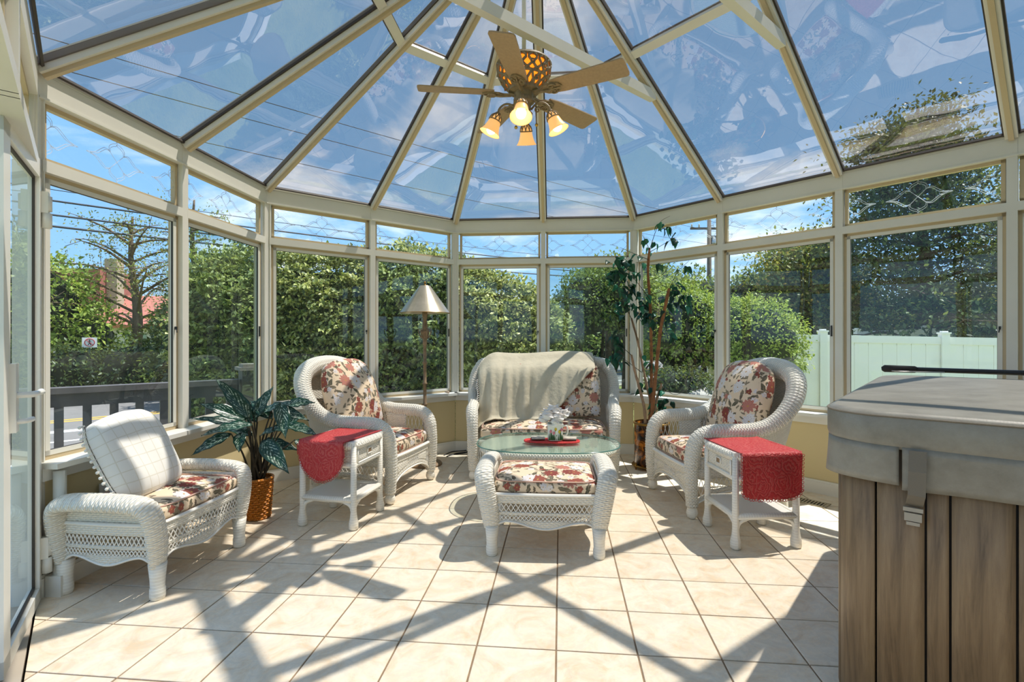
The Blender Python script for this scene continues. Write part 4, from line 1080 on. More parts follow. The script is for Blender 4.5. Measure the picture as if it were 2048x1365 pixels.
q = mt(.055, -.005); t = thing('flower_mug', 'square white mug painted with tulips, holding white silk flowers', 'mug', (q[0], q[1], zt+.0165), rl+.05)
m = M(); sqr = lambda a, z: [(a*np.sign(math.cos(x))*abs(math.cos(x))**.35, a*np.sign(math.sin(x))*abs(math.sin(x))**.35, z) for x in np.linspace(0, 2*PI, 33)]
m.grid(np.array([sqr(.010, .002), sqr(.052, .002), sqr(.056, .010), sqr(.057, .115), sqr(.060, .125), sqr(.053, .125), sqr(.051, .10), sqr(.01, .09)])); m.build('cup', 'porcelain', t, angle=50)
m = M(); m.tube(spline([(.057, 0, .10), (.085, 0, .105), (.096, 0, .07), (.085, 0, .035), (.057, 0, .03)], 14), .006, 8); m.build('handle', 'porcelain', t)
m = M()
for i in range(9):
    x = -.046+i*.0115; h_ = .058+.022*math.sin(i*2.1); m.grid(np.array([[(x-.006*(1-v)-.002, -.0595, .008+h_*v), (x+.006*(1-v)-.002+.006*math.sin(i), -.0595, .008+h_*v)] for v in np.linspace(0, 1, 6)]), .002)
m.build('painted_leaf', 'tulip_green', t)
for i, (x, z, c) in enumerate(((-.036, .072, 'tulip_pink'), (.0, .088, 'tulip_yellow'), (.028, .070, 'tulip_yellow'), (.044, .085, 'tulip_pink'), (-.014, .060, 'tulip_pink'))):
    M().sphere((x, -.058, z), .011, 10, (.9, .25, 1.2)).build('painted_tulip', c, t)
m = M(); m.grid(np.array([[(x, -.062-.004*math.sin(x*90), .112+.008*math.sin(x*60)+dz) for x in np.linspace(-.06, .06, 14)] for dz in (0, .016)]), .003); m.build('ribbon', 'silk_petal', t)
def blossom(c, r, seed, n=11):
    rg = random.Random(seed); m = M()
    a_, b_ = np.meshgrid(np.linspace(-PI/2, PI/2, 11), np.linspace(0, 2*PI, 19), indexing='ij'); q = r*.62*(1+.13*np.sin(b_*5+a_*4+seed)*np.cos(a_))
    m.grid(np.stack([c[0]+q*np.cos(a_)*np.cos(b_), c[1]+q*np.cos(a_)*np.sin(b_), c[2]+.25*r+q*.8*np.sin(a_)], -1))
    for i in range(n):
        a = i*2.4; el = .25+1.2*(i/n); d = V3(math.cos(a)*math.sin(el+.2), math.sin(a)*math.sin(el+.2), math.cos(el)); s_ = unit(np.cross(d, (0, 0, 1))); u = np.cross(s_, d)
        G = [[V3(*c)+d*r*v*(1-.15*u_*u_)+s_*r*.5*u_*math.sin(PI*(.18+.72*v))+u*r*(.18*math.sin(v*2.6)-.20*v*v+.10*u_*u_) for u_ in np.linspace(-1, 1, 5)] for v in np.linspace(.05, 1, 6)]
        m.grid(np.array(G), .0015)
    return m
for i, (x, y, z, r) in enumerate(((-.045, -.01, .185, .06), (.02, -.025, .175, .055), (-.01, .02, .215, .06), (.055, .01, .195, .052), (-.075, .01, .160, .045), (.0, -.04, .150, .04))):
    blossom((x*1.15, y, z-.02), r*1.3, i).build('blossom', 'silk_petal', t)
m = M(); [m.tube([(0, 0, .09), (x*.5, y*.5, .13), (x, y, z)], .003, 5) for x, y, z in ((-.045, -.01, .16), (.02, -.025, .15), (-.01, .02, .19), (.055, .01, .17))]; m.build('stem', 'tulip_green', t)

# ------------------------------------------------------------------ hot tub (local x = front edge, local y = left edge)
tub_o = V3(1.018, 1.685, 0); tub_r = math.atan2(-.656, .755); TX, TY = 2.1, 2.0
t = thing('hot_tub', 'hot tub with weathered grey-brown vertical boards under a grey vinyl cover', 'hot tub', tub_o, tub_r)
def rrect(x0, y0, x1, y1, r, n=10):
    o = []
    for cx, cy, a0 in ((x0+r, y0+r, PI), (x1-r, y0+r, 1.5*PI), (x1-r, y1-r, 0), (x0+r, y1-r, .5*PI)):
        for i in range(n+1): a = a0+i/n*PI/2; o.append((cx+r*math.cos(a), cy+r*math.sin(a)))
    return np.array(o)
def ringz(pts, z): return np.concatenate([pts, np.full((len(pts), 1), z)], 1)
def close(p): return np.vstack([p, p[:1]])
cab = close(rrect(.040, .040, TX-.040, TY-.040, .15)); Lc = np.concatenate([[0], np.cumsum(np.linalg.norm(np.diff(cab, axis=0), axis=1))])
inner = close(rrect(.053, .053, TX-.053, TY-.053, .14))
M().grid(np.array([ringz(inner, 0.02), ringz(inner, .90)])).build('cabinet_core', 'tub_dark', t)
M().grid(np.array([ringz(close(rrect(.075, .075, TX-.075, TY-.075, .12)), 0.0), ringz(close(rrect(.075, .075, TX-.075, TY-.075, .12)), .05)])).build('base_plinth', 'tub_dark', t)
def at_c(s_):
    s_ = s_ % Lc[-1]; return np.array([np.interp(s_, Lc, cab[:, 0]), np.interp(s_, Lc, cab[:, 1])])
s_arc = Lc[10]; x_arc = cab[10][0]      # front straight run starts here (x = .185)
s0 = s_arc+(.153-x_arc)                  # groove seen at .153 along the front
pat = [.122, .056, .140, .056]; cur = s0; i = 0; endc = s0+Lc[-1]
while cur < endc-.03:
    wdt = min(pat[i % 4], endc-cur); wdt = endc-cur if endc-cur-wdt < .045 else wdt; ss = np.linspace(cur+.003, cur+wdt-.003, 6)
    rowp = np.array([at_c(q) for q in ss]); cenq = rowp.mean(0)
    G = np.array([np.concatenate([rowp-cenq, np.full((6, 1), z)], 1) for z in (.05, .50, .93)])
    M().grid(G, -.010).build('board', 'tub_board', t, loc=(cenq[0], cenq[1], 0)); cur += wdt; i += 1
# cover: two foam halves with a rounded rim, piping, skirt, straps
cv = thing('tub_cover', 'grey vinyl hot tub cover with hanging skirt and webbing strap', 'cover', tub_o+V3(0, 0, 0), tub_r)
m = M(); n_o = rrect(0, 0, TX, TY, .17, 12)
rings = []
for ins, z in ((.012, .905), (.004, .915), (.0, .93), (.0, 1.000), (.006, 1.012), (.02, 1.018)):
    rings.append(ringz(close(rrect(ins, ins, TX-ins, TY-ins, .17, 12)), z))
m.grid(np.array(rings)); top = rings[-1]
cc_ = np.array([TX/2, TY/2, 0])
inn = [top*(1-k)+np.array([TX/2, TY/2, 0])*k for k in (0, .25, .5, .75, 1)]
for k, q in zip((0, .25, .5, .75, 1), inn): q[:, 2] = 1.018+.022*k
m.grid(np.array(inn)); m.build('cover_top', 'cover_vinyl', cv, angle=60)
m = M()
m.tube(ringz(close(rrect(.001, .001, TX-.001, TY-.001, .17, 12)), 1.006), .0035, 6, False)
m.build('piping', 'strap_web', cv)
sk = close(rrect(.004, .004, TX-.004, TY-.004, .165, 12)); Ls = np.concatenate([[0], np.cumsum(np.linalg.norm(np.diff(sk, axis=0), axis=1))])
def at_s(s_): s_ = s_ % Ls[-1]; return np.array([np.interp(s_, Ls, sk[:, 0]), np.interp(s_, Ls, sk[:, 1])])
sa = Ls[12]; slit = sa+(.216-.169)
slits = [slit, slit+1.25, Ls[12]+TX-.1, Ls[12]+TX+1.2, Ls[12]*2+TX+TY, Ls[-1]+slit-.62, Ls[-1]+slit]
for k in range(len(slits)-1):
    ss = np.linspace(slits[k]+.004, slits[k+1]-.004, 60); G = []
    for v in np.linspace(0, 1, 7):
        row = []
        for q in ss:
            p = at_s(q); c = p-np.array([TX/2, TY/2]); nn_ = at_s(q+.01)-at_s(q-.01); nn_ = unit(V3(nn_[1], -nn_[0], 0))
            o = .007*v*v*(math.sin(q*9)+.6*math.sin(q*23+1)-.9) + .006*v*(1 if k % 2 else 0); row.append(V3(p[0], p[1], .915-.125*v-.006*math.sin(q*6)*v)+nn_*o)
        G.append(row)
    M().grid(np.array(G), -.005).build('skirt', 'cover_vinyl', cv)
def strap(s_, nm='strap'):
    p = at_s(s_); tn_ = unit(np.append(at_s(s_+.01)-at_s(s_-.01), 0)); nn_ = V3(tn_[1], -tn_[0], 0); m = M()
    b = V3(p[0], p[1], 0)
    pts = [b+nn_*.012+V3(0, 0, .91), b+nn_*.026+V3(0, 0, .85), b+nn_*.024+V3(0, 0, .78), b+nn_*.012+V3(0, 0, .765), b-nn_*.012+V3(0, 0, .742)]
    G = np.array([[q+tn_*a*.021-tn_*.010*(i/4)**2 for a in (-1, 1)] for i, q in enumerate(pts)])
    m.grid(G, .003); so = m.build(nm, 'strap_web', cv, smooth=False)
    m = M(); q = b-nn_*.004+V3(0, 0, .730); an = math.atan2(tn_[1], tn_[0]); m.box(q-tn_*.012, (.048, .012, .012), rotz(an)); m.box(q-tn_*.012-V3(0, 0, .022), (.042, .016, .024), rotz(an)); m.box(q-tn_*.012-V3(0, 0, .042), (.032, .012, .010), rotz(an)); m.build('buckle', 'buckle', so, smooth=False)
strap(sa+(.258-.169)); strap(sa+1.5); strap(Ls[-1]-.30)
t = thing('cover_lifter', 'black metal cover lifter bar lying along the back edge of the hot tub cover', 'bar', tub_o, tub_r)
bz = 1.052
M().tube([V3(.12, TY+.03, bz), V3(TX, TY+.03, bz)], .0145, 12).build('tube', 'bar_black', t)
m = M(); m.tube([V3(-.005, TY+.03, bz-.002), V3(.01, TY+.03, bz), V3(.16, TY+.03, bz), V3(.17, TY+.03, bz)], [.012, .023, .021, .016], 14); m.build('foam_grip', 'foam_grip', t)
M().tube(spline([V3(.05, TY+.0, bz-.012), V3(.07, TY-.03, bz-.012), V3(.16, TY-.012, bz-.012), V3(.30, TY-.005, bz-.01)], 14), .004, 6).build('hook', 'steel', t)
m = M(); m.bar(V3(TX+.02, TY+.03, bz), V3(TX+.02, TY*.5, .3), .04, .012); m.build('pivot_arm', 'bar_black', t, smooth=False)

# ------------------------------------------------------------------ floor lamp
lp = V3(-.855, 4.98, 0)
t = thing('floor_lamp', 'floor lamp with aged gold pole and mottled metal cone shade behind the left armchair', 'lamp', lp)
M().lathe([(.0, 0), (.165, 0), (.17, .012), (.155, .028), (.06, .040), (.035, .07), (.020, .09)], (0, 0, 0), 32).build('base', 'lamp_pole', t, angle=40)
m = M(); pr = [(.017, .08)]
for z in np.arange(.18, 1.18, .205): pr += [(.0165, z-.012), (.025, z-.006), (.025, z+.006), (.0165, z+.012)]
pr += [(.017, 1.17), (.022, 1.18), (.020, 1.22), (.030, 1.25), (.034, 1.29), (.045, 1.30), (.045, 1.315), (.028, 1.33), (.024, 1.38), (.018, 1.42), (.026, 1.46), (.026, 1.50), (.010, 1.52), (.010, 1.60)]
m.lathe(pr, (0, 0, 0), 20); m.build('pole', 'lamp_pole', t)
m = M()
for a in np.linspace(0, 2*PI, 6, endpoint=False):
    d = V3(math.cos(a), math.sin(a), 0); m.tube(spline([d*.03+V3(0, 0, 1.24), d*.055+V3(0, 0, 1.28), d*.06+V3(0, 0, 1.33), d*.045+V3(0, 0, 1.335)], 8), [.006]*5+[.005, .004, .003], 6)
m.build('leaf_collar', 'lamp_pole', t)
sh = M(); sh.lathe([(.245, 1.488), (.243, 1.49), (.052, 1.755), (.050, 1.755), (.240, 1.487)], (0, 0, 0), 40, cap=False); so = sh.build('lamp_shade', 'lamp_shade', t, angle=50)
m = M(); m.tube([(.245*math.cos(a), .245*math.sin(a), 1.488) for a in np.linspace(0, 2*PI, 41)], .003, 6, False); m.build('rim', 'gold_rim', so)
m = M(); m.lathe([(.05, 1.755), (.012, 1.762), (.008, 1.775), (.014, 1.785), (.002, 1.80)], (0, 0, 0), 16); m.build('finial', 'gold_rim', t)
t = thing('power_cord', 'black lamp cord lying in loops on the tiles beside the lamp', 'cord')
q0 = fl(888, 912); pts = [q0, fl(905, 905), fl(930, 903), fl(945, 899), fl(930, 907), fl(905, 911), fl(893, 915), fl(915, 908), fl(948, 905)]
M().tube(spline([p+V3(0, 0, .006) for p in pts], 60), .005, 6).build('cable', 'twine_black', t)

# ------------------------------------------------------------------ potted plants
def pxz(x, y, z): return V3((x-1024)/FPX*z, z, EYE+(HORIZON-y)/FPX*z)
pc = V3(-1.766, 3.52, 0)
t = thing('leafy_plant', 'potted plant with large cream-veined dark green leaves in an orange woven basket', 'plant', pc)
m = M(); n_b = 44
for i in range(17):
    z = .01+i*.0155; r = .078+.018*(z/.27)
    a = np.linspace(0, 2*PI, n_b+1); rr_ = r+.0045*np.sin(a*14+i*PI); m.tube(np.stack([rr_*np.cos(a), rr_*np.sin(a), np.full(n_b+1, z)], 1), .0085, 6, False)
bk = m.build('basket', 'basket_orange', t)
m = M(); m.lathe([(.0, .004), (.080, .004), (.085, .03)], (0, 0, 0), 24); m.build('basket_base', 'basket_orange', bk)
m = M(); m.tube([(.098*math.cos(a), .098*math.sin(a), .275) for a in np.linspace(0, 2*PI, 33)], .010, 8, False); m.build('basket_rim', 'basket_orange', bk)
M().lathe([(.0, .235), (.06, .245), (.090, .24)], (0, 0, 0), 24, cap=False).build('soil', 'soil', t)
def big_leaf(b, tip, wd, droop=.12, face=None, roll=0.0):
    b, tip = np.array(b), np.array(tip); L = np.linalg.norm(tip-b); d = (tip-b)/L
    nv = unit(face if face is not None else V3(.1, -.6, .8)); s_ = unit(np.cross(d, nv)); u = np.cross(s_, d)
    s_, u = s_*math.cos(roll)+u*math.sin(roll), u*math.cos(roll)-s_*math.sin(roll)
    G, UV = [], []
    for i in range(13):
        v = i/12; w_ = wd*(math.sin(PI*min(1, v*1.02)**.72)**.9)*(1-.15*v) if v < .985 else .0008
        row, ru = [], []
        for j in range(7):
            q = -1+j/3; row.append(b+d*L*v+s_*w_*q+u*(abs(q)*w_*.38-droop*L*(v*v-v)*1.2+.006*math.sin(v*22+q*2)*abs(q)))
            ru.append((v, .5+q/2))
        G.append(row); UV.append(ru)
    return M().grid(np.array(G), .0012, UV)
zz = 3.46
spec = [((500, 838), (430, 757), 3.42, 3.30, .052), ((492, 840), (398, 808), 3.5, 3.38, .045), ((498, 862), (383, 838), 3.45, 3.28, .046), ((505, 850), (402, 872), 3.35, 3.18, .044),
        ((462, 868), (382, 912), 3.35, 3.2, .036), ((482, 866), (478, 906), 3.4, 3.33, .036), ((508, 838), (548, 772), 3.6, 3.65, .040), ((515, 832), (600, 805), 3.6, 3.55, .044),
        ((560, 806), (571, 878), 3.45, 3.35, .046), ((545, 815), (618, 842), 3.6, 3.6, .040), ((572, 850), (638, 874), 3.55, 3.5, .038), ((520, 872), (592, 858), 3.5, 3.45, .042),
        ((525, 882), (578, 948), 3.4, 3.28, .056), ((520, 885), (600, 902), 3.6, 3.6, .042), ((545, 838), (500, 802), 3.6, 3.68, .04), ((505, 872), (440, 850), 3.6, 3.62, .042),
        ((575, 810), (630, 806), 3.7, 3.72, .038), ((500, 850), (470, 800), 3.55, 3.6, .042), ((590, 880), (626, 912), 3.6, 3.58, .030), ((550, 862), (610, 830), 3.7, 3.75, .04), ((515, 845), (458, 790), 3.62, 3.7, .045)]
stm = []
for i, (b, e, zb_, ze, wd) in enumerate(spec):
    B_ = pxz(b[0], b[1], zb_)-pc; E_ = pxz(e[0], e[1], ze)-pc
    big_leaf(B_, E_, wd*1.15, .10+.05*(i % 3), roll=.25*math.sin(i*1.9)).build('leaf', 'variegated_leaf', t)
    r0 = V3(.035*math.cos(i*2.4), .03*math.sin(i*2.4), .24); mid = r0*.55+B_*.45+V3(0, 0, .05)
    M().tube(spline([r0, mid, B_], 10), np.linspace(.009, .004, 10), 7).build('stem', 'twig', t)
pc = V3(1.335, 4.86, 0)
t = thing('ficus_plant', 'tall artificial ficus with brown cut stems in a tortoiseshell pot', 'plant', pc)
M().lathe([(.0, .035), (.155, .035), (.160, .05), (.162, .40), (.166, .43), (.158, .432), (.150, .40)], (0, 0, 0), 32, cap=False).build('pot', 'tortoise', t, angle=40)
m = M(); m.lathe([(.167, .420), (.171, .430), (.167, .440), (.155, .440)], (0, 0, 0), 32, cap=False); m.build('pot_rim', 'gold_rim', t)
m = M(); m.tube([(.18*math.cos(a), .18*math.sin(a), .03) for a in np.linspace(0, 2*PI, 33)], .006, 6, False)
for a in np.linspace(.4, 2*PI+.4, 4, endpoint=False): m.tube([(.18*math.cos(a), .18*math.sin(a), 0), (.18*math.cos(a), .18*math.sin(a), .06)], .008, 6)
m.lathe([(.0, .024), (.178, .024), (.178, .032), (0, .032)], (0, 0, 0), 28, cap=False); m.build('stand', 'gold_rim', t)
M().lathe([(.0, .40), (.10, .415), (.155, .40)], (0, 0, 0), 24, cap=False).build('soil', 'soil', t)
fz = 4.82
trunks = [([(1291, 850), (1288, 814), (1278, 774), (1269, 740), (1263, 711)], .013, 4.75, 'trunk_pale'), ([(1298, 850), (1301, 805), (1294, 774), (1283, 721), (1275, 681), (1263, 638)], .012, 4.95, 'trunk_pale'),
          ([(1300, 850), (1301, 805), (1303, 743), (1302, 666), (1300, 605), (1296, 543), (1299, 497)], .014, 4.86, 'trunk_brown'), ([(1303, 850), (1305, 814), (1312, 743), (1321, 660), (1331, 611), (1338, 578)], .017, 4.74, 'trunk_brown'),
          ([(1306, 850), (1312, 805), (1320, 780), (1323, 768)], .013, 4.8, 'trunk_pale')]
for pts, r, z_, mt_ in trunks:
    q = spline([pxz(x, y, z_)-pc for x, y in pts], 30); rr_ = r*(1+.12*np.sin(np.arange(30)*1.7))*np.linspace(1.1, .85, 30); o = M().tube(q, rr_, 10).build('stem', mt_, t)
    M().lathe([(.0, -.002), (r*.82, .0), (r*.8, .004), (0, .005)], q[-1], 10, cap=False).build('cut_end', 'gold_rim', o)
twigs = [((1299, 500), (1318, 448), (1340, 432)), ((1299, 500), (1285, 470)), ((1299, 505), (1325, 490), (1350, 475)), ((1298, 520), (1262, 505), (1240, 495)), ((1299, 590), (1330, 580), (1345, 560)), ((1338, 580), (1355, 545), (1378, 522)),
         ((1338, 580), (1365, 585), (1380, 610)), ((1300, 600), (1270, 560), (1245, 540)), ((1298, 640), (1262, 620), (1225, 605)), ((1302, 660), (1330, 655), (1350, 665)), ((1275, 681), (1255, 620), (1228, 600)), ((1263, 711), (1240, 690), (1222, 668)),
         ((1283, 745), (1250, 720), (1228, 705)), ((1320, 770), (1350, 790), (1380, 775)), ((1303, 560), (1325, 550), (1338, 530)), ((1300, 830), (1320, 815), (1335, 795)), ((1263, 638), (1245, 600), (1235, 560)), ((1320, 700), (1345, 690), (1350, 660))]
m = M()
for tw in twigs:
    M().tube(spline([pxz(x, y, fz+.06*math.sin(x))-pc for x, y in tw], 10), np.linspace(.0035, .0015, 10), 5).build('twig', 'twig', t)
def small_leaf(c):
    G, UV = [], []
    for i in range(6):
        v = i/5; w_ = .024*math.sin(PI*(v**.62))*(1-.2*v)+.0004
        G.append([(q*w_, v*.074, abs(q)*w_*.35-.016*v*v) for q in (-1, 0, 1)]); UV.append([(c, v)]*3)
    return M().grid(np.array(G), .0008, UV)
protos = []
cl = [(1250, 520, 26, 10, 14), (1262, 548, 20, 16, 12), (1238, 545, 22, 14, 10), (1224, 548, 12, 12, 6), (1258, 575, 20, 16, 14), (1250, 606, 24, 12, 10), (1282, 612, 18, 12, 9), (1290, 634, 16, 10, 7), (1232, 618, 18, 12, 6), (1308, 632, 14, 12, 8), (1226, 672, 10, 10, 5), (1240, 688, 10, 8, 4),
      (1234, 716, 18, 14, 9), (1288, 480, 10, 8, 3), (1308, 482, 6, 8, 2), (1322, 446, 6, 6, 2), (1334, 456, 12, 9, 6), (1345, 482, 14, 8, 5), (1356, 578, 14, 10, 7), (1366, 592, 14, 12, 6), (1345, 612, 14, 16, 7), (1337, 640, 12, 18, 6), (1344, 668, 8, 12, 4), (1380, 610, 8, 10, 4), (1376, 534, 6, 8, 3), (1320, 530, 8, 8, 3),
      (1316, 812, 16, 12, 9), (1328, 800, 12, 10, 6), (1302, 722, 14, 12, 4), (1298, 775, 14, 10, 4), (1330, 770, 12, 12, 3), (1215, 560, 6, 8, 3), (1300, 505, 6, 8, 2), (1290, 590, 12, 10, 4)]
rg = random.Random(5)
for cx, cy, sx_, sy_, nn_ in cl:
    for i in range(int(nn_*1.33)):
        p = pxz(cx+rg.gauss(0, .55)*sx_, cy+rg.gauss(0, .55)*sy_, fz+rg.uniform(-.14, .14))-pc
        if len(protos) < 6: o = small_leaf(len(protos)/5).build('leaf', 'ficus_leaf', t); protos.append(o)
        else: o = protos[rg.randrange(6)].copy(); COL.objects.link(o); o.parent = t
        o.location = tuple(p); o.rotation_euler = (rg.uniform(-1.5, -.3), rg.uniform(-.7, .7), rg.uniform(0, 6.28)); s_ = rg.uniform(.95, 1.45); o.scale = (s_, s_, s_)

# ------------------------------------------------------------------ ceiling fan
fc = V3(.075, 3.19, 0)
t = thing('ceiling_fan', 'tan five-blade ceiling fan with ornate openwork bowl and four lit bell shades', 'ceiling fan', (fc[0], fc[1], 2.78))
M().tube([(0, 0, .19), (0, 0, Z_APEX-2.78-.06)], .013, 12).build('downrod', 'aluminium', t)
m = M(); m.lathe([(.02, .21), (.10, .205), (.166, .19), (.170, .18), (.165, .172), (.02, .172)], (0, 0, 0), 32, cap=False); m.build('housing_cap', 'fan_metal', t, angle=40)
M().lathe([(.02, .175), (.150, .17), (.148, .12), (.125, .07), (.09, .03), (.04, .02)], (0, 0, 0), 32, cap=False).build('glowing_bowl', 'fan_glow', t)
m = M()
pf = lambda z: np.interp(z, [.02, .04, .07, .12, .175], [.085, .108, .137, .160, .168])
for k in range(15):
    for s_ in (-1, 1):
        q = [(pf(z)*math.cos(k/15*2*PI+s_*(.42*(z-.02)/.155+.12*math.sin((z-.02)*80))), pf(z)*math.sin(k/15*2*PI+s_*(.42*(z-.02)/.155+.12*math.sin((z-.02)*80))), z) for z in np.linspace(.02, .175, 12)]
        m.tube(q, .0085, 6)
for z in (.022, .085, .175): m.tube([(pf(z)*math.cos(a), pf(z)*math.sin(a), z) for a in np.linspace(0, 2*PI, 41)], .008, 6, False)
for k in range(20):
    a = k/20*2*PI; z = .055 if k % 2 else .125; R_ = pf(z)+.003; 
    m.tube([(R_*math.cos(a+.07*math.cos(b)), R_*math.sin(a+.07*math.cos(b)), z+.014*math.sin(b)) for b in np.linspace(0, 2*PI, 11)], .0055, 5, False)
m.build('openwork_bowl', 'fan_metal', t)
M().lathe([(.0, .03), (.10, .028), (.098, .012), (.06, .004), (.056, -.03), (.066, -.036), (.066, -.055), (.045, -.07), (.042, -.115), (.055, -.125), (.05, -.15), (.02, -.165), (.012, -.18), (.0, -.185)], (0, 0, 0), 28, cap=False).build('hub', 'fan_metal', t, angle=50)
for k in range(5):
    a = math.radians(-29.5+72*k); R = rotz(a)
    out_ = [(.19, -.052), (.26, -.062), (.50, -.070), (.64, -.073), (.655, -.066), (.660, -.05), (.660, .05), (.655, .066), (.64, .073), (.50, .070), (.26, .062), (.19, .052)]
    m = M(); m.prism(out_, -.004, .004); m.xf(rotx(math.radians(-13))); m.xf(R); bl = m.build('blade', 'fan_blade', t, smooth=False)
    m = M(); m.prism([(.07, -.018), (.13, -.014), (.16, -.038), (.205, -.046), (.245, -.030), (.262, 0), (.245, .030), (.205, .046), (.16, .038), (.13, .014), (.07, .018)], -.014, -.005)
    for sy_ in (-1, 1):
        m.tube([(.20+.028*math.cos(b)*(1-b/9), sy_*(.022+.020*math.sin(b)*(1-b/9)), -.018) for b in np.linspace(0, 7, 16)], .0055, 6)
    m.tube([(.08, 0, -.012), (.15, 0, -.020), (.25, 0, -.018)], [.010, .008, .004], 8)
    m.xf(rotx(math.radians(-13))); m.xf(R); m.build('blade_iron', 'fan_metal', bl, smooth=False)
for k in range(4):
    a = math.radians(-96+90*k); R = rotz(a)
    m = M(); m.tube(spline([(.045, 0, -.10), (.08, 0, -.065), (.12, 0, -.060), (.155, 0, -.085), (.165, 0, -.12)], 16), .007, 8)
    m.tube([(.085+.022*math.cos(b)*(1-b/10), 0, -.105+.022*math.sin(b)*(1-b/10)) for b in np.linspace(0, 8, 18)], .005, 6)
    m.xf(R); arm = m.build('light_arm', 'fan_metal', t)
    Rt = R @ roty(math.radians(-24)); Tt = R @ V3(.165, 0, -.12)
    m = M()
    pf2 = lambda z: np.interp(z, [-.045, -.02, 0], [.040, .034, .016])
    for q in range(9):
        for s_ in (-1, 1): m.tube([(pf2(z)*math.cos(q/9*2*PI+s_*(-z)*9), pf2(z)*math.sin(q/9*2*PI+s_*(-z)*9), z) for z in np.linspace(-.048, 0, 6)], .0036, 5)
    m.tube([(.040*math.cos(b), .040*math.sin(b), -.046) for b in np.linspace(0, 2*PI, 21)], .004, 5, False)
    m.lathe([(.0, .01), (.017, .008), (.019, -.004), (.0, -.006)], (0, 0, 0), 12, cap=False); m.xf(Rt, Tt); m.build('shade_holder', 'fan_metal', arm)
    m = M(); m.lathe([(.030, -.015), (.034, -.03), (.038, -.05), (.043, -.075), (.049, -.098), (.058, -.118), (.067, -.130), (.064, -.128), (.054, -.112), (.045, -.09), (.038, -.06)], (0, 0, 0), 28, cap=False); m.xf(Rt, Tt); m.build('bell_shade', 'shade_glass', arm)
    m = M(); m.lathe([(.012, -.02), (.013, -.05), (.026, -.075), (.032, -.098), (.027, -.120), (.012, -.132), (.0, -.134)], (0, 0, 0), 16, cap=False); m.xf(Rt, Tt); m.build('bulb', 'bulb', arm)
    pl = bpy.data.lights.new('bulb_light', 'POINT'); pl.energy = .2; pl.color = (1, .72, .42); pl.shadow_soft_size = .03
    po = bpy.data.objects.new('bulb_light', pl); COL.objects.link(po); po.parent = t; po.location = tuple(Rt @ V3(0, 0, -.155)+Tt)
for x, y, z in ((.078, -.03, -.20), (-.05, -.03, -.215)):
    o = M().tube([(x*.7, y, -.05), (x, y, -.08), (x, y, z)], .0012, 4).build('pull_chain', 'brass', t); M().sphere((x, y, z-.008), .011, 10).build('chain_ball', 'brass', o)

# floor vent
p = fl(1612, 1004); rv = math.atan2(-.764, .645)+.02
t = thing('floor_vent', 'beige slotted metal floor vent by the right wall behind the end table', 'vent', (p[0], p[1], 0), rv)
m = M(); [m.box(c, s_) for c, s_ in (((0, .055, .004), (.30, .02, .006)), ((0, -.055, .004), (.30, .02, .006)), ((.14, 0, .004), (.02, .10, .006)), ((-.14, 0, .004), (.02, .10, .006)))]; m.build('vent_frame', 'vent_metal', t, smooth=False)
m = M(); m.box((0, 0, .0015), (.27, .09, .002)); m.build('duct', 'tub_dark', t, smooth=False)
for i in range(12): M().box((-.12+i*.0218, 0, .005), (.010, .09, .004)).build('slat', 'vent_metal', t, smooth=False)
# sea shell on the sill by the lamp
t = thing('sea_shell', 'small pinkish sea shell on the sill right of the floor lamp', 'shell', (-.70, 5.44, .646))
m = M(); q = np.linspace(0, 9, 40); m.tube(np.stack([.020*np.cos(q)*(1-q/10), .016*np.sin(q)*(1-q/10)*.6+0, .012+.0035*q*.5], 1), .012*(1-q/10.5), 8); m.build('shell_body', 'shell', t)

# ------------------------------------------------------------------ outside
GZ = -.55
def slab(name, lab, pts, z0, z1, mat, cat='ground'):
    o = M().prism(pts, z0, z1).build(name, mat, smooth=False); tag(o, lab, cat, kind='structure'); return o
slab('lawn', 'green lawn around the house and beyond the road', [(-140, -60), (140, -60), (140, 160), (-140, 160)], GZ-.1, GZ, 'grass')
RN = np.array([.71, -.704]); RD = np.array([.704, .71])
def rstrip(n0, n1, s0, s1): return [tuple(RN*a+RD*b) for a, b in ((n0, s0), (n1, s0), (n1, s1), (n0, s1))]
rd = thing('road', 'grey asphalt road with painted lane lines beyond the railing', 'road', kind='structure')
M().prism(rstrip(-19.6, -10.5, -60, 60), GZ, GZ+.02).build('asphalt', 'asphalt', rd, smooth=False)
for i, (n0, w_, mt_) in enumerate(((-14.25, .12, 'road_yellow'), (-14.55, .12, 'road_yellow'), (-11.6, .12, 'road_white'), (-17.6, .12, 'road_white'))):
    M().prism(rstrip(n0, n0+w_, -60, 60), GZ+.02, GZ+.024).build('lane_line', mt_, rd, smooth=False)
for k in range(-8, 9): M().prism(rstrip(-12.9, -12.6, k*5, k*5+1.6), GZ+.02, GZ+.024).build('lane_line', 'road_white', rd, smooth=False)
slab('kerb', 'pale concrete kerb and walk between lawn and road', rstrip(-10.5, -10.2, -60, 60), GZ, GZ+.06, 'concrete', 'kerb')
slab('far_kerb', 'pale concrete kerb on the far side of the road', rstrip(-19.9, -19.6, -60, 60), GZ, GZ+.06, 'concrete', 'kerb')
slab('deck', 'grey painted deck outside the left windows', [(-3.9, .5), (-2.45, .5), (-2.35, 4.5), (-2.1, 5.0), (-2.9, 4.9), (-3.9, 3.9)], GZ, -.10, 'deck_paint', 'deck')
slab('paved_walk', 'tan paved walk at the foot of the deck', [(-7, .5), (-3.9, .5), (-3.9, 3.9), (-4.4, 4.6), (-7, 2.5)], GZ, GZ+.03, 'concrete', 'path')

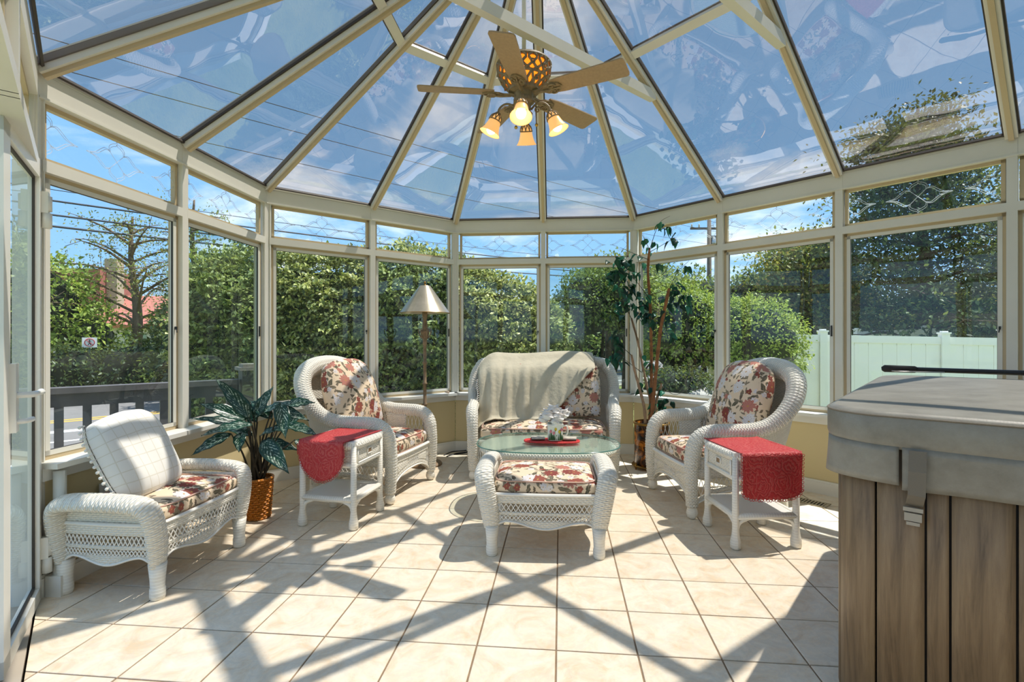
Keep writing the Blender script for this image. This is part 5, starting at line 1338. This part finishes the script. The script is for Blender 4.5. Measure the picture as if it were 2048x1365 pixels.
# deck railing
t = thing('deck_railing', 'grey painted deck railing with square balusters outside the left windows', 'railing')
r0, r1 = V3(-3.50, 3.80, 0), V3(-2.50, 4.64, 0); rdv = unit(r1-r0); RL = np.linalg.norm(r1-r0); ra = math.atan2(rdv[1], rdv[0])
ZR = .845
m = M(); m.bar(r0+V3(0, 0, ZR), r1+V3(0, 0, ZR), .13, .045); m.build('cap_rail', 'deck_paint', t, smooth=False)
m = M(); m.bar(r0+V3(0, 0, ZR-.075), r1+V3(0, 0, ZR-.075), .05, .10); m.build('top_rail', 'deck_paint', t, smooth=False)
m = M(); m.bar(r0+V3(0, 0, 0.0), r1+V3(0, 0, 0), .05, .09); m.build('bottom_rail', 'deck_paint', t, smooth=False)
for i in range(8):
    q = r0+rdv*(.08+i*.165); M().box((q[0], q[1], .385), (.055, .045, .83), rotz(ra)).build('baluster', 'deck_paint', t, smooth=False)
def rpost(name, q, h, lab):
    t = thing(name, lab, 'post', (q[0], q[1], -.1), ra); m = M(); m.box((0, 0, h/2), (.17, .17, h)); m.build('shaft', 'deck_paint', t, smooth=False)
    m = M(); m.box((0, 0, h+.012), (.22, .22, .03)); m.box((0, 0, h+.04), (.16, .16, .03)); m.build('cap', 'deck_cap', t, smooth=False)
rpost('railing_post', r0-rdv*.12, 1.02, 'grey railing post with a pale cap, left end of the deck railing'); rpost('railing_post', r1+rdv*.1, 1.05, 'grey railing post at the right end of the deck railing')

# foliage tools
def leafmesh(P_, D_, N_, L_, W_, name, mat, parent, fold=.3):
    n = len(P_); S_v = np.cross(D_, N_); S_v /= np.linalg.norm(S_v, axis=1)[:, None]+1e-9; U = np.cross(S_v, D_)
    L_ = np.asarray(L_)[:, None]; W_ = np.asarray(W_)[:, None]
    v = np.stack([P_, P_+D_*L_*.45+S_v*W_+U*W_*fold, P_+D_*L_, P_+D_*L_*.45-S_v*W_+U*W_*fold], 1).reshape(-1, 3)
    idx = np.arange(n)*4; f = np.stack([idx, idx+1, idx+2, idx, idx+2, idx+3], 1).reshape(-1)
    me = bpy.data.meshes.new(name); me.vertices.add(n*4); me.vertices.foreach_set('co', v.reshape(-1))
    me.loops.add(n*6); me.loops.foreach_set('vertex_index', f.astype(np.int32)); me.polygons.add(n*2)
    me.polygons.foreach_set('loop_start', np.arange(n*2, dtype=np.int32)*3); me.polygons.foreach_set('loop_total', np.full(n*2, 3, dtype=np.int32))
    ul = me.uv_layers.new(name='UV'); c = np.repeat(rng.random(n), 6); uv = np.stack([c, np.full(n*6, .5)], 1); ul.data.foreach_set('uv', uv.reshape(-1))
    me.materials.append(MATS[mat]); me.update(calc_edges=True); me.validate()
    o = bpy.data.objects.new(name, me); COL.objects.link(o); o.parent = parent; o['kind'] = 'stuff'; return o
def nrm(a): return a/(np.linalg.norm(a, axis=1)[:, None]+1e-9)
def clumps(C_, N_, per, spread, leaf, jitter=.6, up=.35):
    "leaves round clump centres C_ with outward normals N_"
    n = len(C_)*per; c = np.repeat(C_, per, 0); nn = np.repeat(N_, per, 0)
    p = c+rng.normal(size=(n, 3))*spread
    d = nrm(nn*.5+rng.normal(size=(n, 3))*jitter+np.array([0, 0, -.25])); N2 = nrm(nn*.5+rng.normal(size=(n, 3))*.5+np.array([0, 0, up*2]))
    L_ = leaf*rng.uniform(.7, 1.25, n); return p, d, N2, L_, L_*.26
def ell(c, r, n, seed=0, lump=.15, zmin=-.6):
    d = nrm(rng.normal(size=(n*2, 3))); d = d[d[:, 2] > zmin][:n]
    k = 1+lump*(np.sin(d[:, 0]*7+seed)*np.sin(d[:, 1]*6+seed*2)+.7*np.sin(d[:, 2]*9+seed))*.6-np.abs(rng.normal(size=len(d)))*.10
    return np.array(c)+d*np.array(r)*k[:, None], d
def cat(parts): return [np.concatenate(x) for x in zip(*parts)]
def core(m, c, r, n=14, k=.80): m.sphere(c, 1, n, tuple(np.array(r)*k))

# the tall leafy hedge behind the left armchair, lamp and loveseat
t = thing('leafy_hedge', 'tall dense leafy hedge seen through the windows behind the floor lamp', 'hedge', (-1.8, 8.3, GZ))
hx = np.array([-5.2, -4.3, -3.6, -2.6, -1.8, -.9, -.2, .35, .8, 1.15]); hz = np.array([2.45, 2.60, 2.58, 2.55, 2.72, 2.48, 2.22, 2.02, 1.72, 1.15]); hy = 8.15+.22*(hx+4.3)*.5
n = 9000; X_ = rng.uniform(-5.2, 1.1, n); top = np.interp(X_, hx, hz)+.05*np.sin(X_*9)+.05*np.sin(X_*23); v = rng.random(n)
tier = np.floor(v*17+.25*np.sin(X_*6))/17+rng.normal(size=n)*.008; Zc = GZ+(top-GZ)*np.clip(tier+.04, 0, 1)
f_ = np.interp(X_, hx, hy)-.28*np.sin(v*PI)**.5+.10*np.sin(X_*5+Zc*4)+.07*np.sin(X_*13-Zc*11)+np.clip(v-.85, 0, 1)*3.2+np.clip(X_-.6, 0, 1)**2*2.2
cen_ = np.stack([X_, f_+rng.normal(size=n)*.05, Zc], 1); nn_ = nrm(np.stack([.8*np.clip(X_-.6, 0, 1), -np.ones(n), .45+np.clip(v-.8, 0, 1)*4], 1))
p1 = clumps(cen_, nn_, 8, np.array([.07, .06, .014]), .085, .45)
Xt = rng.uniform(-5.2, 1.0, 900); ct_ = np.stack([Xt, np.interp(Xt, hx, hy)+rng.uniform(0, 1.0, 900), np.interp(Xt, hx, hz)+rng.uniform(-.05, .16, 900)*(Xt < .5)], 1)
p2 = clumps(ct_, np.tile([0, -.3, 1.0], (900, 1)), 8, .05, .085)
o = V3(-1.8, 8.3, GZ); pp_ = cat([p1, p2]); pp_[0] = pp_[0]-o
leafmesh(*pp_, 'foliage', 'leaf_hedge', t)
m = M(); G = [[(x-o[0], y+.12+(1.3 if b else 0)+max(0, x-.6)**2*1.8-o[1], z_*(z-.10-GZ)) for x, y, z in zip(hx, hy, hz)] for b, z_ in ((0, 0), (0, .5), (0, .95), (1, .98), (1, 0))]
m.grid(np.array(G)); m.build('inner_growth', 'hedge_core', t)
t2 = M()
def shrub(name, lab, balls, leaf, mat, cat_, trunk=None, group=None, dens=260, per=9, base=None, ck=.78):
    c0 = V3(balls[0][0][0], balls[0][0][1], GZ) if base is None else base
    t = thing(name, lab, cat_, c0, 0, group); parts = []
    m = M()
    for i, (c, r) in enumerate(balls):
        A_ = (r[0]*r[1]+r[0]*r[2]+r[1]*r[2])/3*4
        nC = int(dens*A_); C_, N_ = ell(c, r, nC, i*1.7+c[0]); parts.append(clumps(C_-c0, N_, per, leaf*.75, leaf)); core(m, V3(*c)-c0, r, k=ck)
    leafmesh(*cat(parts), 'foliage', mat, t)
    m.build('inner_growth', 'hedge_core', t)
    if trunk:
        for q in trunk: M().tube(spline([V3(*a)-c0 for a in q[0]], 14), np.linspace(q[1], q[1]*.5, 14), 8).build('trunk', 'bark', t)
    return t
shrub('round_shrub', 'round broad-leaved shrub on bare branching trunks behind the right end of the loveseat', [((1.45, 9.7, 1.85), (.62, .7, .72)), ((2.05, 9.8, 1.95), (.72, .7, .78)), ((1.0, 10.1, 1.35), (.45, .5, .5))], .07, 'leaf_mid', 'shrub',
      [([(1.6, 9.6, GZ), (1.5, 9.6, .4), (1.2, 9.6, 1.3)], .05), ([(1.7, 9.6, GZ), (1.9, 9.55, .5), (2.3, 9.6, 1.4)], .05), ([(1.65, 9.7, GZ), (1.7, 9.65, .6), (1.75, 9.7, 1.5)], .05), ([(1.75, 9.6, GZ), (2.2, 9.4, .3), (2.7, 9.5, .9)], .03)])
shrub('clipped_bush', 'bright green clipped bush behind the ficus', [((3.2, 9.6, 1.35), (.80, .8, .98)), ((2.75, 9.9, 1.7), (.5, .6, .7))], .06, 'leaf_lime', 'bush', [([(3.1, 9.5, GZ), (3.1, 9.5, .1), (3.2, 9.6, .8)], .05)], 'bright bushes')
shrub('clipped_bush', 'bright rounded green bush in front of the white fence', [((4.45, 9.1, 1.10), (.78, .75, .88)), ((3.95, 9.3, 1.2), (.6, .6, .8))], .06, 'leaf_lime', 'bush', [([(4.3, 9.1, GZ), (4.3, 9.1, 0), (4.4, 9.1, .6)], .05)], 'bright bushes')
def bush_low(lab, c, r, mat='needle'): shrub('low_juniper', lab, [(c, r)], .06, mat, 'bush', None, 'low junipers', 300, 8)
bush_low('dark low juniper spreading among the rocks behind the ficus', (2.7, 8.4, .25), (.75, .5, .55), 'leaf_dark'); bush_low('grassy low juniper at the foot of the bright bushes', (3.5, 7.9, -.15), (.7, .4, .35))
for i, (c, s_, lab) in enumerate((((3.0, 8.1, .10), (.42, .3, .3), 'large pale rock behind the ficus'), ((3.65, 8.5, .15), (.38, .3, .26), 'pale rock under the bright bush'), ((2.3, 8.1, -.2), (.3, .25, .25), 'pale rock at the foot of the shrub trunks'), ((3.25, 7.7, -.3), (.5, .3, .16), 'flat pale rock in front of the large rock'), ((4.3, 8.2, -.1), (.6, .35, .2), 'long pale rock in front of the fence'))):
    m = M(); m.sphere((0, 0, 0), 1, 14)
    vv = m.v[0]; k = 1+.16*np.sin(vv[:, 0]*4+i)*np.sin(vv[:, 1]*5+i*2)+.10*np.sin(vv[:, 2]*7+vv[:, 0]*6+i); m.v[0] = vv*k[:, None]*np.array(s_)
    o = m.build('rock', 'rock', loc=c, angle=30); tag(o, lab, 'rock', 'garden rocks')

# trees
def tree(name, lab, base, h, tr, limbs, leaf, mat, per=14, spread=.35, bark='bark', group=None, seed=1, dens=1.0, trunkpath=None):
    t = thing(name, lab, 'tree', base, 0, group); rg = np.random.default_rng(seed); parts = []
    tp_ = spline(trunkpath or [(0, 0, 0), (.03*h, 0, h*.4), (-.01*h, 0, h*.75), (0, 0, h)], 30); M().tube(tp_, np.linspace(tr, tr*.15, 30), 9).build('trunk', bark, t)
    m = M(); C_, N_ = [], []
    for (zf_, az, ln, rise) in limbs:
        b = tp_[min(29, int(zf_*29))]; d = V3(math.cos(az), math.sin(az), 0); e = b+d*ln+V3(0, 0, rise*ln); mid = (b+e)/2+V3(0, 0, .08*ln)
        lp_ = spline([b, mid, e], 12); m.tube(lp_, np.linspace(tr*.24, tr*.05, 12), 6)
        for q in range(4, 12):
            for _ in range(max(1, int(2*dens))):
                o_ = rg.normal(size=3)*ln*.13*(q/8)*np.array([1, 1, .5]); c = lp_[q]+o_; C_.append(c); N_.append(unit(o_+d*.2+V3(0, 0, .4)))
                if rg.random() < .5: m.tube([lp_[q], c], tr*.04, 4, False)
    m.build('branches', bark, t)
    pp_ = clumps(np.array(C_), np.array(N_), per, spread, leaf); leafmesh(*pp_, 'foliage', mat, t); return t
def rl_(n, z0, z1, l0, l1, r0, r1, seed):
    g = random.Random(seed); return [(z0+(z1-z0)*i/n, i*2.4+g.uniform(-.4, .4), l0+(l1-l0)*i/n*g.uniform(.8, 1.2), r0+(r1-r0)*g.random()) for i in range(n)]
shrub('lime_tree', 'yellow-green leafy tree left of the sparse pine across the road', [((-17.6, 18.5, 2.2), (2.3, 2, 2.3)), ((-15.9, 19.0, 1.2), (1.2, 1.2, 1.2)), ((-19.6, 19.0, 1.4), (2, 2, 2.1))], .20, 'leaf_lime', 'tree', [([(-17, 18.5, GZ), (-17, 18.5, 1), (-17.3, 18.5, 2)], .12)], None, 24, 9, ck=.7)
tree('sparse_pine', 'tall sparse pine with wide bare branches across the road', (-15.1, 20.2, GZ), 6.6, .26, rl_(26, .32, .98, 3.6, .9, .10, .55, 3), .11, 'needle', 8, .24, 'bark_pale', 'pines across the road', 4, 1)
tree('sparse_pine', 'brownish pine seen through the tinted left window', (-13.4, 21.4, GZ), 7.6, .26, rl_(26, .22, .98, 2.6, .9, -.05, .3, 8), .12, 'needle', 7, .26, 'bark_pale', 'pines across the road', 9, 1.0)
for i, (x, y, h_, lab) in enumerate(((-9.4, 15.5, 4.6, 'dark evergreen left of the tall hedge, nearer one'), (-11.4, 18.2, 5.2, 'dark evergreen beside the brownish pine'), (-7.4, 13.6, 4.4, 'dark evergreen directly behind the tall hedge end'))):
    shrub('dark_evergreen', lab, [((x, y, .9), (1.5, 1.3, 1.8)), ((x+.2, y, 2.2), (1.1, 1.0, 1.5))], .15, 'leaf_dark', 'tree', None, 'dark evergreens', 34, 9)
for i, (x, y, r, lab, mt_) in enumerate(((-17.6, 17.6, 1.3, 'low green shrub under the lime tree', 'leaf_mid'), (-15.0, 17.4, 1.1, 'low green shrub behind the pedestrian sign', 'leaf_dark'), (-13.0, 17.6, 1.25, 'dark shrub at the foot of the sparse pine', 'leaf_dark'), (-11.2, 17.2, 1.1, 'light green shrub right of the sparse pine', 'leaf_mid'), (-20.5, 17.4, 1.5, 'low shrub farthest left across the road', 'leaf_mid'))):
    shrub('roadside_shrub', lab, [((x, y, GZ+r*.55), (r*1.15, r*.8, r*.85)), ((x+r*.6, y+.2, GZ+r*.4), (r*.8, r*.7, r*.6))], .14, mt_, 'shrub', None, 'roadside shrubs', 40, 9)
# right-hand background
pz = [('big_pine', 'large dark pine behind the white fence', (13.2, 16.5), 9.3, 1), ('big_pine', 'large pine at the right edge behind the fence', (18.2, 15.5), 9.0, 5), ('big_pine', 'smaller pine left of the large dark pine', (11.4, 19.5), 5.6, 7)]
for nm, lab, (x, y), h_, sd_ in pz:
    tree(nm, lab, (x, y, GZ), h_, .28, rl_(46, .12, .98, 3.9*h_/9, 1.2, -.12, .2, sd_), .16, 'needle' if sd_ != 1 else 'leaf_dark', 22, .34, 'bark', 'pines behind the fence', sd_, 2.0)
shrub('fence_evergreens', 'dense dark evergreen row behind the far fence', [((x_, 21+.4*math.sin(x_), 1.6), (1.9, 1.4, 2.4)) for x_ in (9.5, 12, 14.5, 17, 19.5, 22)], .20, 'leaf_dark', 'hedge', None, None, 14, 8)
for i, (x, y, r, z, lab) in enumerate(((10.2, 27, 3.0, 2.4, 'rounded distant tree left of the pines'), (14.5, 29, 3.4, 2.6, 'rounded distant tree behind the pines'), (6.6, 26, 2.4, 3.4, 'distant tree above the bright bushes'), (3.6, 16, 1.6, 2.6, 'tree behind the ficus top'), (8.2, 25, 2.2, 1.9, 'low distant tree beside the fence'), (3.6, 19, 1.0, 3.5, 'small tree crown over the round shrub'))):
    shrub('background_tree', lab, [((x, y, z), (r, r*.8, r*.8)), ((x+r*.7, y, z-.6), (r*.8, r*.7, r*.7))], .24 if y > 20 else .13, 'leaf_mid', 'tree', [([(x, y, GZ), (x, y, z-1), (x, y, z)], .15)], 'distant trees', 12 if y > 20 else 50, 9)
shrub('distant_treeline', 'low distant line of trees on the horizon beyond the road', [((x_, 52+4*math.sin(x_), 1.2), (4.6, 3, 3.0+math.sin(x_*1.7))) for x_ in range(-70, -24, 6)], .5, 'leaf_mid', 'trees', None, None, 3, 9)
shrub('distant_treeline', 'low distant line of trees beyond the back garden', [((x_, 40+3*math.sin(x_), .8), (3.6, 3, 2.2+.5*math.sin(x_*1.7))) for x_ in range(-22, 44, 5)], .45, 'leaf_mid', 'trees', None, None, 4, 9)

# pedestrian sign across the road
p = V3(-14.4, 17.3, 0)
t = thing('road_sign', 'no-pedestrians sign with red ring on a green post across the road', 'sign', (p[0], p[1], GZ), .62)
M().box((0, .02, .85), (.05, .03, 1.7)).build('post', 'sign_green', t, smooth=False)
M().box((0, 0, 1.62), (.40, .01, .34)).build('board', 'sign_white', t, smooth=False)
m = M(); m.tube([(.13*math.cos(a), -.012, 1.62+.13*math.sin(a)) for a in np.linspace(0, 2*PI, 33)], .012, 6, False); m.tube([(-.09, -.014, 1.71), (.09, -.014, 1.53)], .011, 6); m.build('prohibition_ring', 'sign_red', t)
m = M(); m.sphere((.0, -.010, 1.70), .02, 8); m.tube([(0, -.010, 1.68), (0, -.010, 1.61)], .015, 6); m.tube([(0, -.010, 1.61), (-.04, -.010, 1.53)], .010, 6); m.tube([(0, -.010, 1.61), (.035, -.010, 1.53)], .010, 6); m.tube([(0, -.010, 1.67), (-.045, -.010, 1.62)], .008, 6); m.tube([(0, -.010, 1.67), (.045, -.010, 1.63)], .008, 6); m.build('walking_figure', 'black_plastic', t)

# red-roofed building
t = thing('red_roof_building', 'low brick building with a red roof and tan chimney far across the road', 'building', (-34, 42, GZ), .12)
m = M(); m.box((3, 0, 1.3), (30, 8, 2.6)); m.build('wall', 'stucco', t, smooth=False)
m = M(); m.grid(np.array([[(-12.6, -4.6, 2.5), (18.6, -4.6, 2.5)], [(-12.6, 0, 5.0), (18.6, 0, 5.0)], [(-12.6, 4.6, 2.5), (18.6, 4.6, 2.5)]]), -.25); m.build('roof', 'roof_red', t, smooth=False)
m = M(); m.box((-1.2, -1, 4.0), (6.0, 4, 6.2)); m.build('brick_tower', 'brick_red', t, smooth=False)
m = M(); m.box((2.1, -1.8, 4.4), (.9, .9, 7.2)); m.build('chimney', 'chimney_tan', t, smooth=False)
m = M(); m.box((.4, -4.65, 1.3), (.25, .15, 2.6)); m.build('downpipe', 'white_trim', t, smooth=False)
for x_ in (-8, -4.5, 5, 8, 11, 14): M().box((x_, -4.03, 1.5), (1.4, .08, 1.1)).build('window', 'tinted_glass', t, smooth=False)

# white vinyl fences
def vfence(lab, a, b, z0, za, zb, span):
    a, b = V3(*a, 0), V3(*b, 0); L = np.linalg.norm(b-a); d = (b-a)/L; an = math.atan2(d[1], d[0]); n = int(round(L/span)); sp = L/n
    t = thing('vinyl_fence', lab, 'fence', (a[0], a[1], z0), 0, 'white vinyl fences')
    for i in range(n+1):
        q = d*sp*i; z = za+(zb-za)*i/n-z0
        o = M().box((q[0], q[1], z/2+.03), (.13, .13, z+.06), rotz(an)).build('post', 'vinyl_fence', t, smooth=False)
        m = M(); m.box((q[0], q[1], z+.07), (.16, .16, .03), rotz(an)); m.box((q[0], q[1], z+.095), (.09, .09, .03), rotz(an)); m.build('post_cap', 'vinyl_fence', o, smooth=False)
        if i < n:
            z2 = za+(zb-za)*(i+1)/n-z0; q1 = d*sp*(i+1)
            m = M(); m.bar(q+V3(0, 0, z-.07), q1+V3(0, 0, z2-.07), .06, .14); m.build('top_rail', 'vinyl_fence', t, smooth=False)
            nb = 8; wb = (sp-.13)/nb
            for k in range(nb):
                c = q+d*(.065+wb*(k+.5)); zz_ = z+(z2-z)*(k+.5)/nb-.13
                M().box((c[0], c[1], zz_/2+.02), (wb-.008, .035, zz_-.04), rotz(an)).build('board', 'vinyl_fence', t, smooth=False)
            m = M(); m.bar(q+V3(0, 0, zz_*.5), q1+V3(0, 0, zz_*.5), .02, zz_*.96); m.build('backing', 'vinyl_fence', t, smooth=False)
vfence('near white vinyl fence running behind the hot tub', (4.0, 10.2), (12.0, 8.6), GZ, 1.34, 1.17, 2.05)
vfence('farther white vinyl fence seen over the near one', (10.6, 15.6), (18.5, 17.6), GZ, 1.42, 1.72, 2.6)

# utility pole and overhead lines
t = thing('utility_pole', 'wooden utility pole with crossarm above the bushes behind the ficus', 'pole', (13.6, 35, GZ))
M().tube([(0, 0, 0), (0, 0, 9.9)], [.19, .13], 10).build('shaft', 'pole_wood', t)
m = M(); m.bar(V3(-1.3, 0, 9.3), V3(1.3, 0, 9.3), .12, .14); m.build('crossarm', 'pole_wood', t, smooth=False)
for x_ in (-1.2, -.7, .7, 1.2): M().lathe([(.05, 9.36), (.07, 9.42), (.05, 9.5), (.07, 9.56), (.02, 9.62)], (x_, 0, 0), 8).build('insulator', 'stucco', t)
M().tube([(.32, .1, 7.9), (.32, .1, 8.8)], .22, 12).build('transformer', 'steel', t)
wd = np.array([.75, .66])/math.hypot(.75, .66)
wires = [(-9.7, 12, 7.95, .011, 'highest thin overhead line crossing the roof panes'), (-10.4, 12.3, 7.6, .011, 'second thin overhead line crossing the roof panes'), (-11.2, 12.6, 6.9, .011, 'third thin overhead line crossing the roof panes'),
         (-16.4, 17.6, 6.05, .035, 'upper thick overhead cable through the left window'), (-16.4, 17.6, 5.55, .035, 'middle thick overhead cable through the left window'), (-16.4, 17.6, 5.15, .040, 'lower thick overhead cable through the left window'), (-16.6, 17.8, 6.5, .015, 'thin line above the thick overhead cables')]
for x, y, h_, r, lab in wires:
    t = thing('overhead_line', lab, 'cable', (x, y, 0), 0, 'overhead lines'); s_ = np.linspace(-22, 34, 40)
    M().tube(np.stack([wd[0]*s_, wd[1]*s_, h_+.0009*(s_-6)**2-.03], 1), r, 5).build('wire', 'wire', t)
